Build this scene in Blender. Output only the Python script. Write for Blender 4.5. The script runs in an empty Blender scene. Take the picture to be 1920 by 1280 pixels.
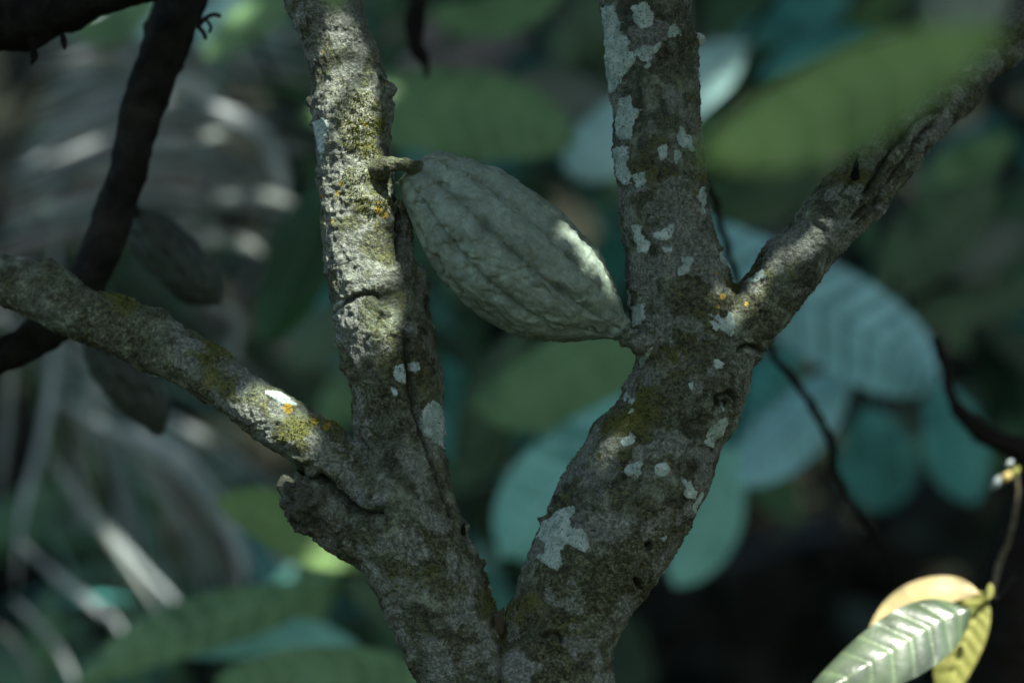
import bpy, math, random
import numpy as np
from mathutils import Vector, Matrix

random.seed(11)
RNG = np.random.default_rng(7)
scene = bpy.context.scene
COL = scene.collection

# ------------------------------------------------------------------ camera, sky, sun, exposure
CAM_Z = 1.5
cam_data = bpy.data.cameras.new("camera")
cam = bpy.data.objects.new("camera", cam_data)
COL.objects.link(cam)
cam.location = (0, 0, CAM_Z)
cam.rotation_euler = (math.radians(90), 0, 0)
cam_data.lens = 100
cam_data.sensor_width = 36
cam_data.clip_start = 0.05
cam_data.clip_end = 200
cam_data.dof.use_dof = True
cam_data.dof.focus_distance = 1.875
cam_data.dof.aperture_fstop = 2.7
scene.camera = cam

SUN_FROM = Vector((0.30, -0.50, 0.81)).normalized()
w = bpy.data.worlds.new("World")
scene.world = w
w.use_nodes = True
wn = w.node_tree
wn.nodes.clear()
wo = wn.nodes.new("ShaderNodeOutputWorld")
bg = wn.nodes.new("ShaderNodeBackground")
sky = wn.nodes.new("ShaderNodeTexSky")
sky.sky_type = 'NISHITA'
sky.sun_disc = False
sky.sun_elevation = math.asin(SUN_FROM.z)
sky.sun_rotation = math.atan2(SUN_FROM.x, SUN_FROM.y)
bg.inputs['Strength'].default_value = 0.115
sky.ozone_density = 0.2
sky.air_density = 1.3
sky.dust_density = 2.0
wn.links.new(sky.outputs[0], bg.inputs[0])
wn.links.new(bg.outputs[0], wo.inputs[0])

sl = bpy.data.lights.new("sun", 'SUN')
sl.energy = 5.0
sl.angle = math.radians(0.5)
sl.color = (1.0, 0.965, 0.90)
so = bpy.data.objects.new("sun", sl)
COL.objects.link(so)
so.rotation_euler = SUN_FROM.to_track_quat('Z', 'Y').to_euler()

vs = scene.view_settings
vs.view_transform = 'Standard'
vs.look = 'None'
vs.gamma = 1
vs.use_curve_mapping = False
vs.exposure = 1.38
scene.cycles.use_denoising = True
scene.cycles.max_bounces = 6
scene.cycles.transparent_max_bounces = 4

# ------------------------------------------------------------------ helpers
K = 0.036 / 0.1 / 1920          # metres per photo pixel, per metre of distance
F = 1.9

def P(px, py, d=F):
    return Vector(((px - 960) * K * d, d, CAM_Z - (py - 640) * K * d))

def tag(o, label=None, cat=None, group=None, kind=None):
    if label: o['label'] = label
    if cat: o['category'] = cat
    if group: o['group'] = group
    if kind: o['kind'] = kind
    return o

def empty(name, loc, label, cat, group=None):
    o = bpy.data.objects.new(name, None)
    o.empty_display_size = 0.02
    COL.objects.link(o)
    o.location = loc
    bpy.context.view_layer.update()
    return tag(o, label, cat, group)

def mesh_np(name, V, faces, mat, parent=None, smooth=True, attrs=None, label=None):
    """V (n,3) world coordinates; faces (m,3|4) array or list of tuples"""
    me = bpy.data.meshes.new(name)
    V = np.asarray(V, dtype=np.float64)
    if parent is not None:
        V = V - np.array(parent['_o'] if '_o' in parent else world_loc(parent))
    if isinstance(faces, np.ndarray):
        n = faces.shape[1]
        me.vertices.add(len(V))
        me.vertices.foreach_set("co", V.astype(np.float32).ravel())
        me.loops.add(faces.size)
        me.loops.foreach_set("vertex_index", faces.astype(np.int32).ravel())
        me.polygons.add(len(faces))
        me.polygons.foreach_set("loop_start", np.arange(0, faces.size, n, dtype=np.int32))
        me.update(calc_edges=True)
    else:
        me.from_pydata([tuple(v) for v in V], [], [tuple(f) for f in faces])
        me.update()
    me.validate()
    if smooth:
        me.polygons.foreach_set("use_smooth", np.ones(len(me.polygons), dtype=bool))
    for k, a in (attrs or {}).items():
        at = me.attributes.new(k, 'FLOAT', 'POINT')
        at.data.foreach_set("value", np.asarray(a, dtype=np.float32))
    me.materials.append(mat)
    o = bpy.data.objects.new(name, me)
    COL.objects.link(o)
    if parent is not None:
        o.parent = parent
    if label: o['label'] = label
    return o

def world_loc(o):
    v = Vector(o.location)
    p = o.parent
    while p is not None:
        v = v + Vector(p.location)
        p = p.parent
    return v

# ---- vectorised gradient noise
def _hash(ix, iy, iz, seed):
    h = (ix.astype(np.int64) * 374761393 + iy.astype(np.int64) * 668265263 + iz.astype(np.int64) * 2147483647 + seed * 974634777) & 0xffffffff
    h = ((h ^ (h >> 13)) * 1274126177) & 0xffffffff
    h = (h ^ (h >> 16)) & 0xffffffff
    return h

_G = np.array([(1,1,0),(-1,1,0),(1,-1,0),(-1,-1,0),(1,0,1),(-1,0,1),(1,0,-1),(-1,0,-1),(0,1,1),(0,-1,1),(0,1,-1),(0,-1,-1),(1,1,0),(-1,1,0),(0,-1,1),(0,-1,-1)], dtype=np.float64)

def pn(X, seed=0):
    i = np.floor(X); f = X - i; i = i.astype(np.int64)
    u = f * f * f * (f * (f * 6 - 15) + 10)
    out = 0
    for dx in (0, 1):
        for dy in (0, 1):
            for dz in (0, 1):
                g = _G[_hash(i[:, 0] + dx, i[:, 1] + dy, i[:, 2] + dz, seed) & 15]
                d = (g[:, 0] * (f[:, 0] - dx) + g[:, 1] * (f[:, 1] - dy) + g[:, 2] * (f[:, 2] - dz))
                wx = u[:, 0] if dx else 1 - u[:, 0]
                wy = u[:, 1] if dy else 1 - u[:, 1]
                wz = u[:, 2] if dz else 1 - u[:, 2]
                out = out + d * wx * wy * wz
    return out

def fbm(X, oct=4, seed=0, gain=0.5):
    s = 0; a = 1.0; X = np.array(X, dtype=np.float64)
    for o in range(oct):
        s = s + a * pn(X, seed + o)
        a *= gain; X = X * 2.03 + 11.7
    return s

def sstep(a, b, x):
    t = np.clip((x - a) / (b - a), 0, 1)
    return t * t * (3 - 2 * t)

def catmull(pts, n):
    pts = np.array([list(p) for p in pts], dtype=float)
    m = len(pts)
    if m == 2:
        t = np.linspace(0, 1, n)[:, None]
        return pts[0] * (1 - t) + pts[1] * t
    e = np.vstack([2 * pts[0] - pts[1], pts, 2 * pts[-1] - pts[-2]])
    T = np.linspace(0, m - 1 - 1e-9, n)
    i = T.astype(int); f = (T - i)[:, None]
    p0, p1, p2, p3 = e[i], e[i + 1], e[i + 2], e[i + 3]
    return 0.5 * ((2 * p1) + (-p0 + p2) * f + (2 * p0 - 5 * p1 + 4 * p2 - p3) * f ** 2 + (-p0 + 3 * p1 - 3 * p2 + p3) * f ** 3)

def tube(pts, radii, nseg=16, nring=None, flat=1.0):
    """tapered tube with rounded ends through 3-D points"""
    nring = nring or max(6, len(pts) * 8)
    C = catmull(pts, nring)
    R = catmull([(r, 0, 0) for r in radii], nring)[:, 0]
    R = np.maximum(R, 1e-4)
    T = np.gradient(C, axis=0); T /= np.linalg.norm(T, axis=1)[:, None] + 1e-12
    # rounded caps
    cap = [(-0.55, 0.80), (-0.9, 0.42), (-1.0, 0.08)]
    for dz, rr in cap:
        pass
    Cs = [C[0] + T[0] * dz * R[0] * 0.8 for dz, rr in cap[::-1]] + list(C) + [C[-1] - T[-1] * dz * R[-1] * 0.8 for dz, rr in cap]
    Rs = [R[0] * rr for dz, rr in cap[::-1]] + list(R) + [R[-1] * rr for dz, rr in cap]
    Ts = [T[0]] * 3 + list(T) + [T[-1]] * 3
    V = []; n0 = None
    ang = np.linspace(0, 2 * math.pi, nseg, endpoint=False)
    for c, r, t in zip(Cs, Rs, Ts):
        if n0 is None:
            n0 = np.cross(t, (0, 1, 0.01)); n0 /= np.linalg.norm(n0)
        n0 = n0 - t * np.dot(n0, t); n0 /= np.linalg.norm(n0)
        b = np.cross(t, n0)
        V.append(c + r * (np.cos(ang)[:, None] * n0 + flat * np.sin(ang)[:, None] * b))
    V = np.vstack(V)
    m = len(Cs)
    i, j = np.meshgrid(np.arange(m - 1), np.arange(nseg), indexing='ij')
    a = i * nseg + j; b_ = i * nseg + (j + 1) % nseg
    Fc = np.stack([a, b_, b_ + nseg, a + nseg], -1).reshape(-1, 4)
    k = np.arange(nseg // 2 - 1)
    cap0 = np.stack([k + 1, k, nseg - 1 - k, nseg - 2 - k], -1)          # closed ends
    cap1 = cap0[:, ::-1] + (m - 1) * nseg
    return V, np.vstack([Fc, cap0, cap1])

class Tris:
    """collects quad strips into one mesh"""
    def __init__(s): s.V = []; s.F = []; s.n = 0; s.A = []
    def add(s, V, Fc, a=None):
        s.V.append(V); s.F.append(Fc + s.n); s.n += len(V)
        s.A.append(np.full(len(V), 0.0) if a is None else a)
    def build(s, name, mat, parent=None, attr=None, **k):
        return mesh_np(name, np.vstack(s.V), np.vstack(s.F), mat, parent, attrs={attr: np.concatenate(s.A)} if attr else None, **k)

# ------------------------------------------------------------------ materials
def nodes(name):
    m = bpy.data.materials.new(name); m.use_nodes = True
    nt = m.node_tree
    b = nt.nodes['Principled BSDF']
    return m, nt, b

def N(nt, t, **k):
    n = nt.nodes.new(t)
    for a, v in k.items():
        if a.startswith('i_'):
            n.inputs[a[2:].replace('_', ' ')].default_value = v
        else:
            setattr(n, a, v)
    return n

def ramp(nt, src, stops):
    r = nt.nodes.new('ShaderNodeValToRGB')
    els = r.color_ramp.elements
    while len(els) < len(stops): els.new(0.5)
    for e, (p, c) in zip(els, stops):
        e.position = p; e.color = (*c, 1) if len(c) == 3 else c
    nt.links.new(src, r.inputs[0])
    return r.outputs[0]

def mix(nt, fac, a, b, mode='MIX'):
    m = nt.nodes.new('ShaderNodeMix'); m.data_type = 'RGBA'; m.blend_type = mode
    for s, v in ((0, fac), (6, a), (7, b)):
        if hasattr(v, 'is_linked') or isinstance(v, bpy.types.NodeSocket): nt.links.new(v, m.inputs[s])
        elif s == 0: m.inputs[0].default_value = v
        else: m.inputs[s].default_value = (*v, 1)
    return m.outputs[2]

def math_(nt, op, a, b=None, c=None, clamp=False):
    m = nt.nodes.new('ShaderNodeMath'); m.operation = op; m.use_clamp = clamp
    for s, v in enumerate((a, b, c)):
        if v is None: continue
        if isinstance(v, bpy.types.NodeSocket): nt.links.new(v, m.inputs[s])
        else: m.inputs[s].default_value = v
    return m.outputs[0]

def attr(nt, name):
    a = nt.nodes.new('ShaderNodeAttribute'); a.attribute_name = name
    return a.outputs['Fac']

def noise(nt, scale, detail=4, rough=0.55, dist=0.0, vec=None):
    n = N(nt, 'ShaderNodeTexNoise'); n.inputs['Scale'].default_value = scale
    n.inputs['Detail'].default_value = detail; n.inputs['Roughness'].default_value = rough
    n.inputs['Distortion'].default_value = dist
    if vec is not None: nt.links.new(vec, n.inputs['Vector'])
    return n.outputs['Fac']

def geo(nt):
    return nt.nodes.new('ShaderNodeNewGeometry').outputs['Position']

def step_(nt, v, lo, hi):
    m = nt.nodes.new('ShaderNodeMapRange'); m.interpolation_type = 'SMOOTHSTEP'
    nt.links.new(v, m.inputs[0]); m.inputs[1].default_value = lo; m.inputs[2].default_value = hi
    return m.outputs[0]

def bark_material(name, tint=1.0):
    m, nt, b = nodes(name)
    pos = geo(nt)
    n_big = noise(nt, 16, 4, 0.6, 0.4, pos)
    n_mid = noise(nt, 70, 6, 0.7, 0.6, pos)
    n_fin = noise(nt, 420, 5, 0.75, 0.3, pos)
    n_f2 = noise(nt, 1500, 3, 0.7, 0.0, pos)
    # grey bark broken with fine light scurf and dark fissures
    t = tint
    base = ramp(nt, n_mid, [(0.35, (0.028*t, 0.029*t, 0.022*t)), (0.45, (0.080*t, 0.083*t, 0.064*t)), (0.53, (0.16*t, 0.164*t, 0.142*t)), (0.64, (0.34*t, 0.35*t, 0.32*t))])
    fine = ramp(nt, n_fin, [(0.38, (0.22, 0.22, 0.19)), (0.5, (0.8, 0.8, 0.77)), (0.61, (2.3, 2.3, 2.2))])
    grain = math_(nt, 'MULTIPLY', step_(nt, n_big, 0.35, 0.62), 0.75)
    base = mix(nt, math_(nt, 'ADD', grain, 0.15), base, fine, 'MULTIPLY')
    base = mix(nt, 0.75, base, ramp(nt, noise(nt, 30, 5, 0.65, 0.8, pos), [(0.36, (0.5, 0.5, 0.46)), (0.5, (1.0, 1.0, 0.97)), (0.64, (1.6, 1.62, 1.5))]), 'MULTIPLY')
    base = mix(nt, 1.0, base, (0.90, 1.08, 0.88), 'MULTIPLY')
    spk = step_(nt, noise(nt, 760, 3, 0.6, 0, pos), 0.57, 0.66)
    base = mix(nt, math_(nt, 'MULTIPLY', spk, 0.55), base, (0.30, 0.32, 0.27))
    dsp = step_(nt, noise(nt, 620, 3, 0.6, 0.5, pos), 0.43, 0.34)
    base = mix(nt, math_(nt, 'MULTIPLY', dsp, 0.6), base, (0.03, 0.032, 0.022))
    # olive algae film
    alg = step_(nt, math_(nt, 'ADD', n_big, math_(nt, 'MULTIPLY', n_fin, 0.35)), 0.56, 0.78)
    base = mix(nt, math_(nt, 'MULTIPLY', alg, 0.65), base, mix(nt, 1.0, (0.085*t, 0.095*t, 0.042*t), fine, 'MULTIPLY'))
    # moss from the surface attribute
    ms = math_(nt, 'ADD', attr(nt, 'moss'), math_(nt, 'MULTIPLY', math_(nt, 'SUBTRACT', n_fin, 0.5), 2.6))
    mossf = step_(nt, ms, 0.42, 0.75)
    mossc = ramp(nt, n_f2, [(0.3, (0.05, 0.06, 0.012)), (0.5, (0.135, 0.155, 0.035)), (0.72, (0.27, 0.27, 0.07))])
    base = mix(nt, math_(nt, 'MULTIPLY', mossf, 0.85), base, mossc)
    # grey crust lichen
    gl = math_(nt, 'ADD', attr(nt, 'greylichen'), math_(nt, 'MULTIPLY', math_(nt, 'SUBTRACT', noise(nt, 200, 6, 0.75, 0, pos), 0.5), 6.0))
    glf = step_(nt, gl, -0.2, 1.2)
    glc = ramp(nt, n_fin, [(0.36, (0.12, 0.145, 0.12)), (0.5, (0.26, 0.30, 0.255)), (0.62, (0.50, 0.55, 0.49))])
    base = mix(nt, math_(nt, 'MULTIPLY', glf, 0.62), base, glc)
    # mint crust lichen, sharp margin
    li = math_(nt, 'ADD', attr(nt, 'lichen'), math_(nt, 'MULTIPLY', math_(nt, 'SUBTRACT', noise(nt, 340, 5, 0.65, 0, pos), 0.5), 4.2))
    lif = step_(nt, li, -0.3, 0.35)
    hole = step_(nt, noise(nt, 560, 4, 0.7, 0, pos), 0.36, 0.43)
    lic = ramp(nt, noise(nt, 130, 6, 0.75, 0, pos), [(0.34, (0.28, 0.43, 0.36)), (0.5, (0.54, 0.73, 0.63)), (0.64, (0.76, 0.88, 0.79))])
    lic = mix(nt, math_(nt, 'SUBTRACT', 1.0, hole), lic, (0.12, 0.14, 0.12))
    base = mix(nt, lif, base, lic)
    # yellow crust
    ye = math_(nt, 'ADD', attr(nt, 'yellow'), math_(nt, 'MULTIPLY', math_(nt, 'SUBTRACT', n_fin, 0.5), 1.8))
    yef = step_(nt, ye, 0.35, 0.6)
    base = mix(nt, yef, base, (0.42, 0.31, 0.05))
    # dark hollows
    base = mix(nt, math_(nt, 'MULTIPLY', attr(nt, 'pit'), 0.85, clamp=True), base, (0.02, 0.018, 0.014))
    nt.links.new(base, b.inputs['Base Color'])
    rg = ramp(nt, n_mid, [(0.35, (0.7,)*3), (0.65, (0.34,)*3)])
    nt.links.new(rg, b.inputs['Roughness'])
    b.inputs['Specular IOR Level'].default_value = 0.35
    # relief
    h1 = math_(nt, 'MULTIPLY', n_fin, 1.0)
    vor = N(nt, 'ShaderNodeTexVoronoi'); vor.inputs['Scale'].default_value = 520; vor.inputs['Randomness'].default_value = 1
    nt.links.new(pos, vor.inputs['Vector'])
    h2 = math_(nt, 'MULTIPLY', vor.outputs['Distance'], 0.45)
    h = math_(nt, 'ADD', math_(nt, 'ADD', h1, h2), math_(nt, 'MULTIPLY', n_f2, 0.35))
    h = math_(nt, 'ADD', h, math_(nt, 'MULTIPLY', lif, 0.35))
    bp = N(nt, 'ShaderNodeBump'); bp.inputs['Strength'].default_value = 1.0; bp.inputs['Distance'].default_value = 0.0024
    nt.links.new(h, bp.inputs['Height']); nt.links.new(bp.outputs[0], b.inputs['Normal'])
    return m

def leaf_material(name, c, c2=None, vein=None, rough=0.42, spec=0.25, trans=0.25, spots=None, tcol=None):
    m, nt, b = nodes(name)
    pos = geo(nt)
    c2 = c2 or tuple(x * 0.6 for x in c)
    vein = vein or tuple(min(1, x * 1.6 + 0.02) for x in c)
    n1 = noise(nt, 30, 5, 0.6, 0.3, pos)
    base = ramp(nt, n1, [(0.35, c2), (0.62, c)])
    base = mix(nt, 0.7, base, ramp(nt, noise(nt, 9, 4, 0.6, 0.8, pos), [(0.36, (0.35, 0.45, 0.42)), (0.5, (0.95, 0.97, 0.95)), (0.62, (1.25, 1.22, 1.2))]), 'MULTIPLY')
    base = mix(nt, attr(nt, 'vein'), base, vein)
    if spots:
        s = step_(nt, noise(nt, 60, 4, 0.7, 0.5, pos), 0.63, 0.70)
        base = mix(nt, s, base, spots)
    nt.links.new(base, b.inputs['Base Color'])
    rr = ramp(nt, noise(nt, 55, 3, 0.5, 0, pos), [(0.3, (rough * 0.8,) * 3), (0.7, (min(1, rough * 1.3),) * 3)])
    nt.links.new(rr, b.inputs['Roughness'])
    b.inputs['Specular IOR Level'].default_value = spec
    bp = N(nt, 'ShaderNodeBump'); bp.inputs['Strength'].default_value = 0.35; bp.inputs['Distance'].default_value = 0.001
    nt.links.new(noise(nt, 220, 3, 0.6, 0, pos), bp.inputs['Height']); nt.links.new(bp.outputs[0], b.inputs['Normal'])
    tr = N(nt, 'ShaderNodeBsdfTranslucent')
    if tcol: tr.inputs[0].default_value = (*tcol, 1)
    else: nt.links.new(base, tr.inputs[0])
    mx = N(nt, 'ShaderNodeMixShader'); mx.inputs[0].default_value = trans
    nt.links.new(b.outputs[0], mx.inputs[1]); nt.links.new(tr.outputs[0], mx.inputs[2])
    nt.links.new(mx.outputs[0], nt.nodes['Material Output'].inputs[0])
    return m

def plain(name, c, c2, scale=60, rough=0.7, bump=0.5, bdist=0.001):
    m, nt, b = nodes(name)
    pos = geo(nt)
    n = noise(nt, scale, 6, 0.65, 0.4, pos)
    nt.links.new(ramp(nt, n, [(0.32, c2), (0.66, c)]), b.inputs['Base Color'])
    b.inputs['Roughness'].default_value = rough
    b.inputs['Specular IOR Level'].default_value = 0.12
    bp = N(nt, 'ShaderNodeBump'); bp.inputs['Strength'].default_value = bump; bp.inputs['Distance'].default_value = bdist
    nt.links.new(noise(nt, scale * 5, 5, 0.7, 0, pos), bp.inputs['Height']); nt.links.new(bp.outputs[0], b.inputs['Normal'])
    return m

M_bark = bark_material('mossy_bark')
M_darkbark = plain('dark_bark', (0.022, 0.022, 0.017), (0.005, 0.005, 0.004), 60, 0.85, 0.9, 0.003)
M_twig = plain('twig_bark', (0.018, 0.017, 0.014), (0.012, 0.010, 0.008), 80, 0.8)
M_stalk = plain('stalk', (0.22, 0.20, 0.14), (0.05, 0.045, 0.03), 200, 0.7, 0.8, 0.001)

# ------------------------------------------------------------------ ground and bank (one sheet to the horizon)
def build_ground():
    xs = np.concatenate([np.linspace(-80, -9, 14), np.linspace(-8, 8, 66), np.linspace(9, 80, 14)])
    ys = np.concatenate([np.linspace(-80, -3, 14), np.linspace(-2, 12, 60), np.linspace(13, 90, 20)])
    X, Y = np.meshgrid(xs, ys, indexing='ij')
    rise = sstep(5.4, 11, Y) * 5.0 + sstep(8, 40, Y) * 9
    Z = rise + 0.10 * pn(np.stack([X.ravel() * 0.7, Y.ravel() * 0.7, X.ravel() * 0], -1)).reshape(X.shape) * (np.abs(X) < 20)
    V = np.stack([X.ravel(), Y.ravel(), Z.ravel()], -1)
    ny = len(ys)
    i, j = np.meshgrid(np.arange(len(xs) - 1), np.arange(ny - 1), indexing='ij')
    a = i * ny + j
    Fc = np.stack([a, a + ny, a + ny + 1, a + 1], -1).reshape(-1, 4)
    m = plain('forest_floor', (0.026, 0.030, 0.020), (0.010, 0.013, 0.009), 6, 0.95, 0.8, 0.02)
    o = mesh_np('ground', V, Fc, m)
    tag(o, kind='structure')
build_ground()

# ------------------------------------------------------------------ main tree
# limb sections: (left px, left py, right px, right py, depth offset)
LIMBS = {
 'left_upright': [(480,-330,640,-360,0.03),(515,-60,668,-90,0.01),(535,10,676,2,0.0),(562,60,690,42,0),(576,110,708,100,0),(583,150,722,146,0),(585,200,733,196,0),(588,262,734,262,0),
                  (597,330,738,326,0),(602,400,746,396,0),(606,470,758,466,0),(611,510,778,516,0),(624,560,795,562,0),(630,620,808,618,0),(642,680,820,668,0),(661,740,830,720,0),(666,800,834,780,0),(672,860,836,845,0),
                  (680,920,843,905,0)],
 'left_lower': [(672,860,838,880,0),(650,960,856,960,0),(672,1040,880,1020,0),(704,1096,906,1075,0),(730,1150,925,1130,0),(756,1215,946,1186,0),(785,1275,985,1250,0)],
 'left_arm': [(-330,300,-330,430,0.22),(-120,425,-120,545,0.14),(0,472,-14,572,0.09),(90,490,66,597,0.07),(160,533,120,624,0.055),(225,560,186,652,0.045),(300,590,262,690,0.035),(386,637,335,725,0.02),(460,690,406,770,0.01),(536,741,480,822,0.0),
              (600,778,540,862,0),(650,815,592,905,0),(700,850,650,950,0),(760,900,700,1000,0.005)],
 'stub': [(560,893,550,968,-0.004),(590,895,572,990,-0.004),(625,915,600,1016,0),(680,950,650,1048,0.0),(740,990,700,1090,0.0)],
 'right_trunk': [(925,1300,1150,1300,0),(937,1200,1147,1240,0),(955,1145,1160,1190,0),(979,1062,1200,1120,0),(1001,1022,1240,1056,0),(1030,968,1282,975,0),(1064,924,1312,920,0),(1096,866,1342,862,0),(1140,818,1358,800,0),
                 (1168,780,1375,752,0),(1190,742,1392,716,0)],
 'right_low_join': [(1160,790,1380,750,0),(1190,720,1405,690,0),(1192,660,1400,640,0),(1186,610,1385,600,0)],
 'right_upright': [(1186,640,1400,640,0.0),(1183,590,1384,580,0),(1175,520,1366,520,0),(1168,460,1346,462,0),(1161,400,1331,400,0),(1158,340,1326,340,0),(1153,280,1316,281,0),(1149,215,1314,215,0),
                   (1142,161,1307,165,0),(1136,94,1304,100,0),(1129,37,1297,40,0),(1121,0,1296,0,0),(1112,-80,1290,-80,0),(1095,-300,1270,-300,0.02)],
 'right_arm': [(1290,655,1385,735,0),(1328,592,1420,668,0),(1366,560,1470,610,0),(1400,520,1517,545,0.0),(1430,480,1548,508,0),(1470,432,1578,470,0.005),(1520,368,1625,425,0.01),(1567,322,1672,372,0.015),(1618,274,1712,318,0.02),
               (1665,229,1748,272,0.03),(1705,196,1790,224,0.04),(1755,158,1830,186,0.055),(1812,110,1862,152,0.07),(1867,34,1915,112,0.085),(1930,-30,1985,30,0.10),(2060,-180,2110,-120,0.14)],
 'crotch': [(840,1295,1100,1295,0.0),(870,1360,1080,1360,0.0),(880,1700,1090,1700,0.0)],
 'knob': [(1222,630,1222,668,-0.030),(1205,622,1203,660,-0.036),(1182,618,1181,648,-0.034),(1168,630,1172,650,-0.028)],
 'strand': [(737,385,757,385,-0.014),(748,415,768,412,-0.006),(752,450,775,450,-0.002),(756,490,782,486,-0.004),(770,525,800,520,0)],
 'mossknot': [(760,505,802,520,0),(768,545,808,548,0),(766,575,800,588,0)],
 'bud_a': [(850,985,868,1010,0),(862,978,884,996,-0.004)],
 'bud_b': [(880,1042,884,1062,0),(900,1046,902,1060,-0.002),(913,1049,914,1060,-0.003)],
 'spur': [(1610,405,1625,425,0.012),(1640,392,1650,408,0.008),(1672,380,1676,386,0.004)],
 'callus': [(1330,548,1322,580,-0.018),(1352,543,1350,578,-0.020),(1372,550,1368,585,-0.012)],
 'knot_r': [(1340,738,1340,772,-0.026),(1358,738,1360,770,-0.024)],
 'scar_up': [(1290,62,1290,92,-0.01),(1306,66,1310,84,-0.008),(1318,66,1318,74,-0.006)],
 'scar_tl': [(700,150,690,180,-0.01),(724,152,722,184,-0.008),(733,156,733,178,-0.006)],
 'scar_l1': [(600,180,605,205,-0.008),(584,180,584,200,-0.006)],
 'scar_l2': [(600,228,604,246,-0.008),(580,226,580,238,-0.006)],
 'scar_r': [(1110,862,1120,900,-0.004),(1095,868,1098,892,-0.004)],
}
PART_OF = {'left_upright':0,'strand':0,'mossknot':0,'scar_tl':0,'scar_l1':0,'scar_l2':0,'left_arm':1,'right_upright':2,'scar_up':2,'callus':2,'right_arm':3,'spur':3,'stub':4,
           'left_lower':5,'right_trunk':5,'right_low_join':5,'crotch':5,'knot_r':5,'bud_a':5,'bud_b':5,'knob':6,'scar_r':5}

def limb_geo(secs):
    pts, rad = [], []
    for (x0, y0, x1, y1, dz) in secs:
        a = P(x0, y0, F + dz); b = P(x1, y1, F + dz)
        pts.append((a + b) / 2); rad.append((a - b).length / 2)
    return pts, rad

SK = []   # skeleton samples for part assignment
T = Tris()
for nm, secs in LIMBS.items():
    pts, rad = limb_geo(secs)
    V, Fc = tube(pts, rad, 40, len(pts) * 7)
    T.add(V, Fc)
    if nm in PART_OF and nm not in ('right_low_join', 'crotch'):
        C = catmull(pts, 60); R = catmull([(r, 0, 0) for r in rad], 60)[:, 0]
        SK.append((PART_OF[nm], C, R))
tmp = T.build('tmp_tree', M_bark)
# caps are open at the very end ring: remesh closes them
rm = tmp.modifiers.new('r', 'REMESH'); rm.mode = 'VOXEL'; rm.voxel_size = 0.00115; rm.adaptivity = 0
bpy.context.view_layer.update()
dg = bpy.context.evaluated_depsgraph_get()
me = bpy.data.meshes.new_from_object(tmp.evaluated_get(dg))
nv = len(me.vertices)
V = np.empty(nv * 3, np.float32); me.vertices.foreach_get('co', V); V = V.reshape(-1, 3).astype(np.float64)
nf = len(me.polygons)
lt = np.empty(nf, np.int32); me.polygons.foreach_get('loop_total', lt)
li = np.empty(len(me.loops), np.int32); me.loops.foreach_get('vertex_index', li)
assert (lt == 4).all(), "quads expected"
Q = li.reshape(-1, 4)
bpy.data.objects.remove(tmp)
print('tree verts', nv)
E = np.vstack([Q[:, [0, 1]], Q[:, [1, 2]], Q[:, [2, 3]], Q[:, [3, 0]]])
deg = np.bincount(E[:, 0], minlength=nv) + np.bincount(E[:, 1], minlength=nv)

def lap(X):
    out = np.empty_like(X)
    for k in range(X.shape[1]):
        out[:, k] = np.bincount(E[:, 0], X[E[:, 1], k], nv) + np.bincount(E[:, 1], X[E[:, 0], k], nv)
    return out / deg[:, None]

def normals(V):
    n = np.cross(V[Q[:, 2]] - V[Q[:, 0]], V[Q[:, 3]] - V[Q[:, 1]])
    out = np.empty_like(V)
    for k in range(3):
        out[:, k] = sum(np.bincount(Q[:, c], n[:, k], nv) for c in range(4))
    return out / (np.linalg.norm(out, axis=1)[:, None] + 1e-12)

for _ in range(10): V = V * 0.4 + lap(V) * 0.6
NRM = normals(V)

def proj(V):
    return 960 + V[:, 0] / (K * V[:, 1]), 640 - (V[:, 2] - CAM_Z) / (K * V[:, 1])

PX, PY = proj(V)
view = V - np.array([0, 0, CAM_Z]); view /= np.linalg.norm(view, axis=1)[:, None]
front = (NRM * view).sum(1) < 0.12
MM = K * F  # metres per px on the focus plane

def seg_dist(px, py, pts):
    """distance in px to a polyline and parameter"""
    best = np.full(len(px), 1e9)
    for (x0, y0), (x1, y1) in zip(pts[:-1], pts[1:]):
        dx, dy = x1 - x0, y1 - y0
        t = np.clip(((px - x0) * dx + (py - y0) * dy) / (dx * dx + dy * dy + 1e-9), 0, 1)
        best = np.minimum(best, np.hypot(px - x0 - t * dx, py - y0 - t * dy))
    return best

disp = np.zeros(nv); pit = np.zeros(nv)
# bark relief
W1 = np.stack([pn(V * 60, 31), pn(V * 60, 32), pn(V * 60, 33)], -1) * 0.008
disp += 0.0022 * fbm(V * 28, 3, 1)
n2 = fbm((V + W1) * 120, 4, 5, 0.6)
disp += 0.0011 * n2
rid = 1 - np.abs(fbm((V + W1) * np.array([150, 150, 90]), 3, 9))
disp += 0.0010 * (rid - 0.8)
disp += 0.0004 * pn(V * 400, 20) + 0.0007 * np.abs(pn((V + W1) * 240, 21))
crust = sstep(0.15, 0.45, fbm(V * 55, 3, 40))
disp += 0.0009 * crust * (0.6 + np.abs(pn(V * 380, 41)) * 1.8)
# rough edge flakes
fl = sstep(0.28, 0.40, pn(V * 210, 44)) * sstep(-0.1, 0.3, pn(V * 40, 45))
disp += 0.0009 * fl

def groove(pts, r, depth, pitv=0.8, rim=0.0):
    global disp, pit
    wob = 4 * pn(V * 120, 60)
    d = seg_dist(PX + wob * 1.2, PY + wob, pts)
    g = np.exp(-(d / r) ** 2) * front
    disp = disp - depth * g
    if rim: disp = disp + rim * np.exp(-((d - 2.0 * r) / (r * 0.9)) ** 2) * front
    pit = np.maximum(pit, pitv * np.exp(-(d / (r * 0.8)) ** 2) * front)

def bump(x, y, r, h, rough=0.0):
    global disp
    d = np.hypot(PX - x, PY - y)
    disp = disp + h * np.exp(-(d / r) ** 2) * (1 + rough * pn(V * 300, 70)) * front

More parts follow.
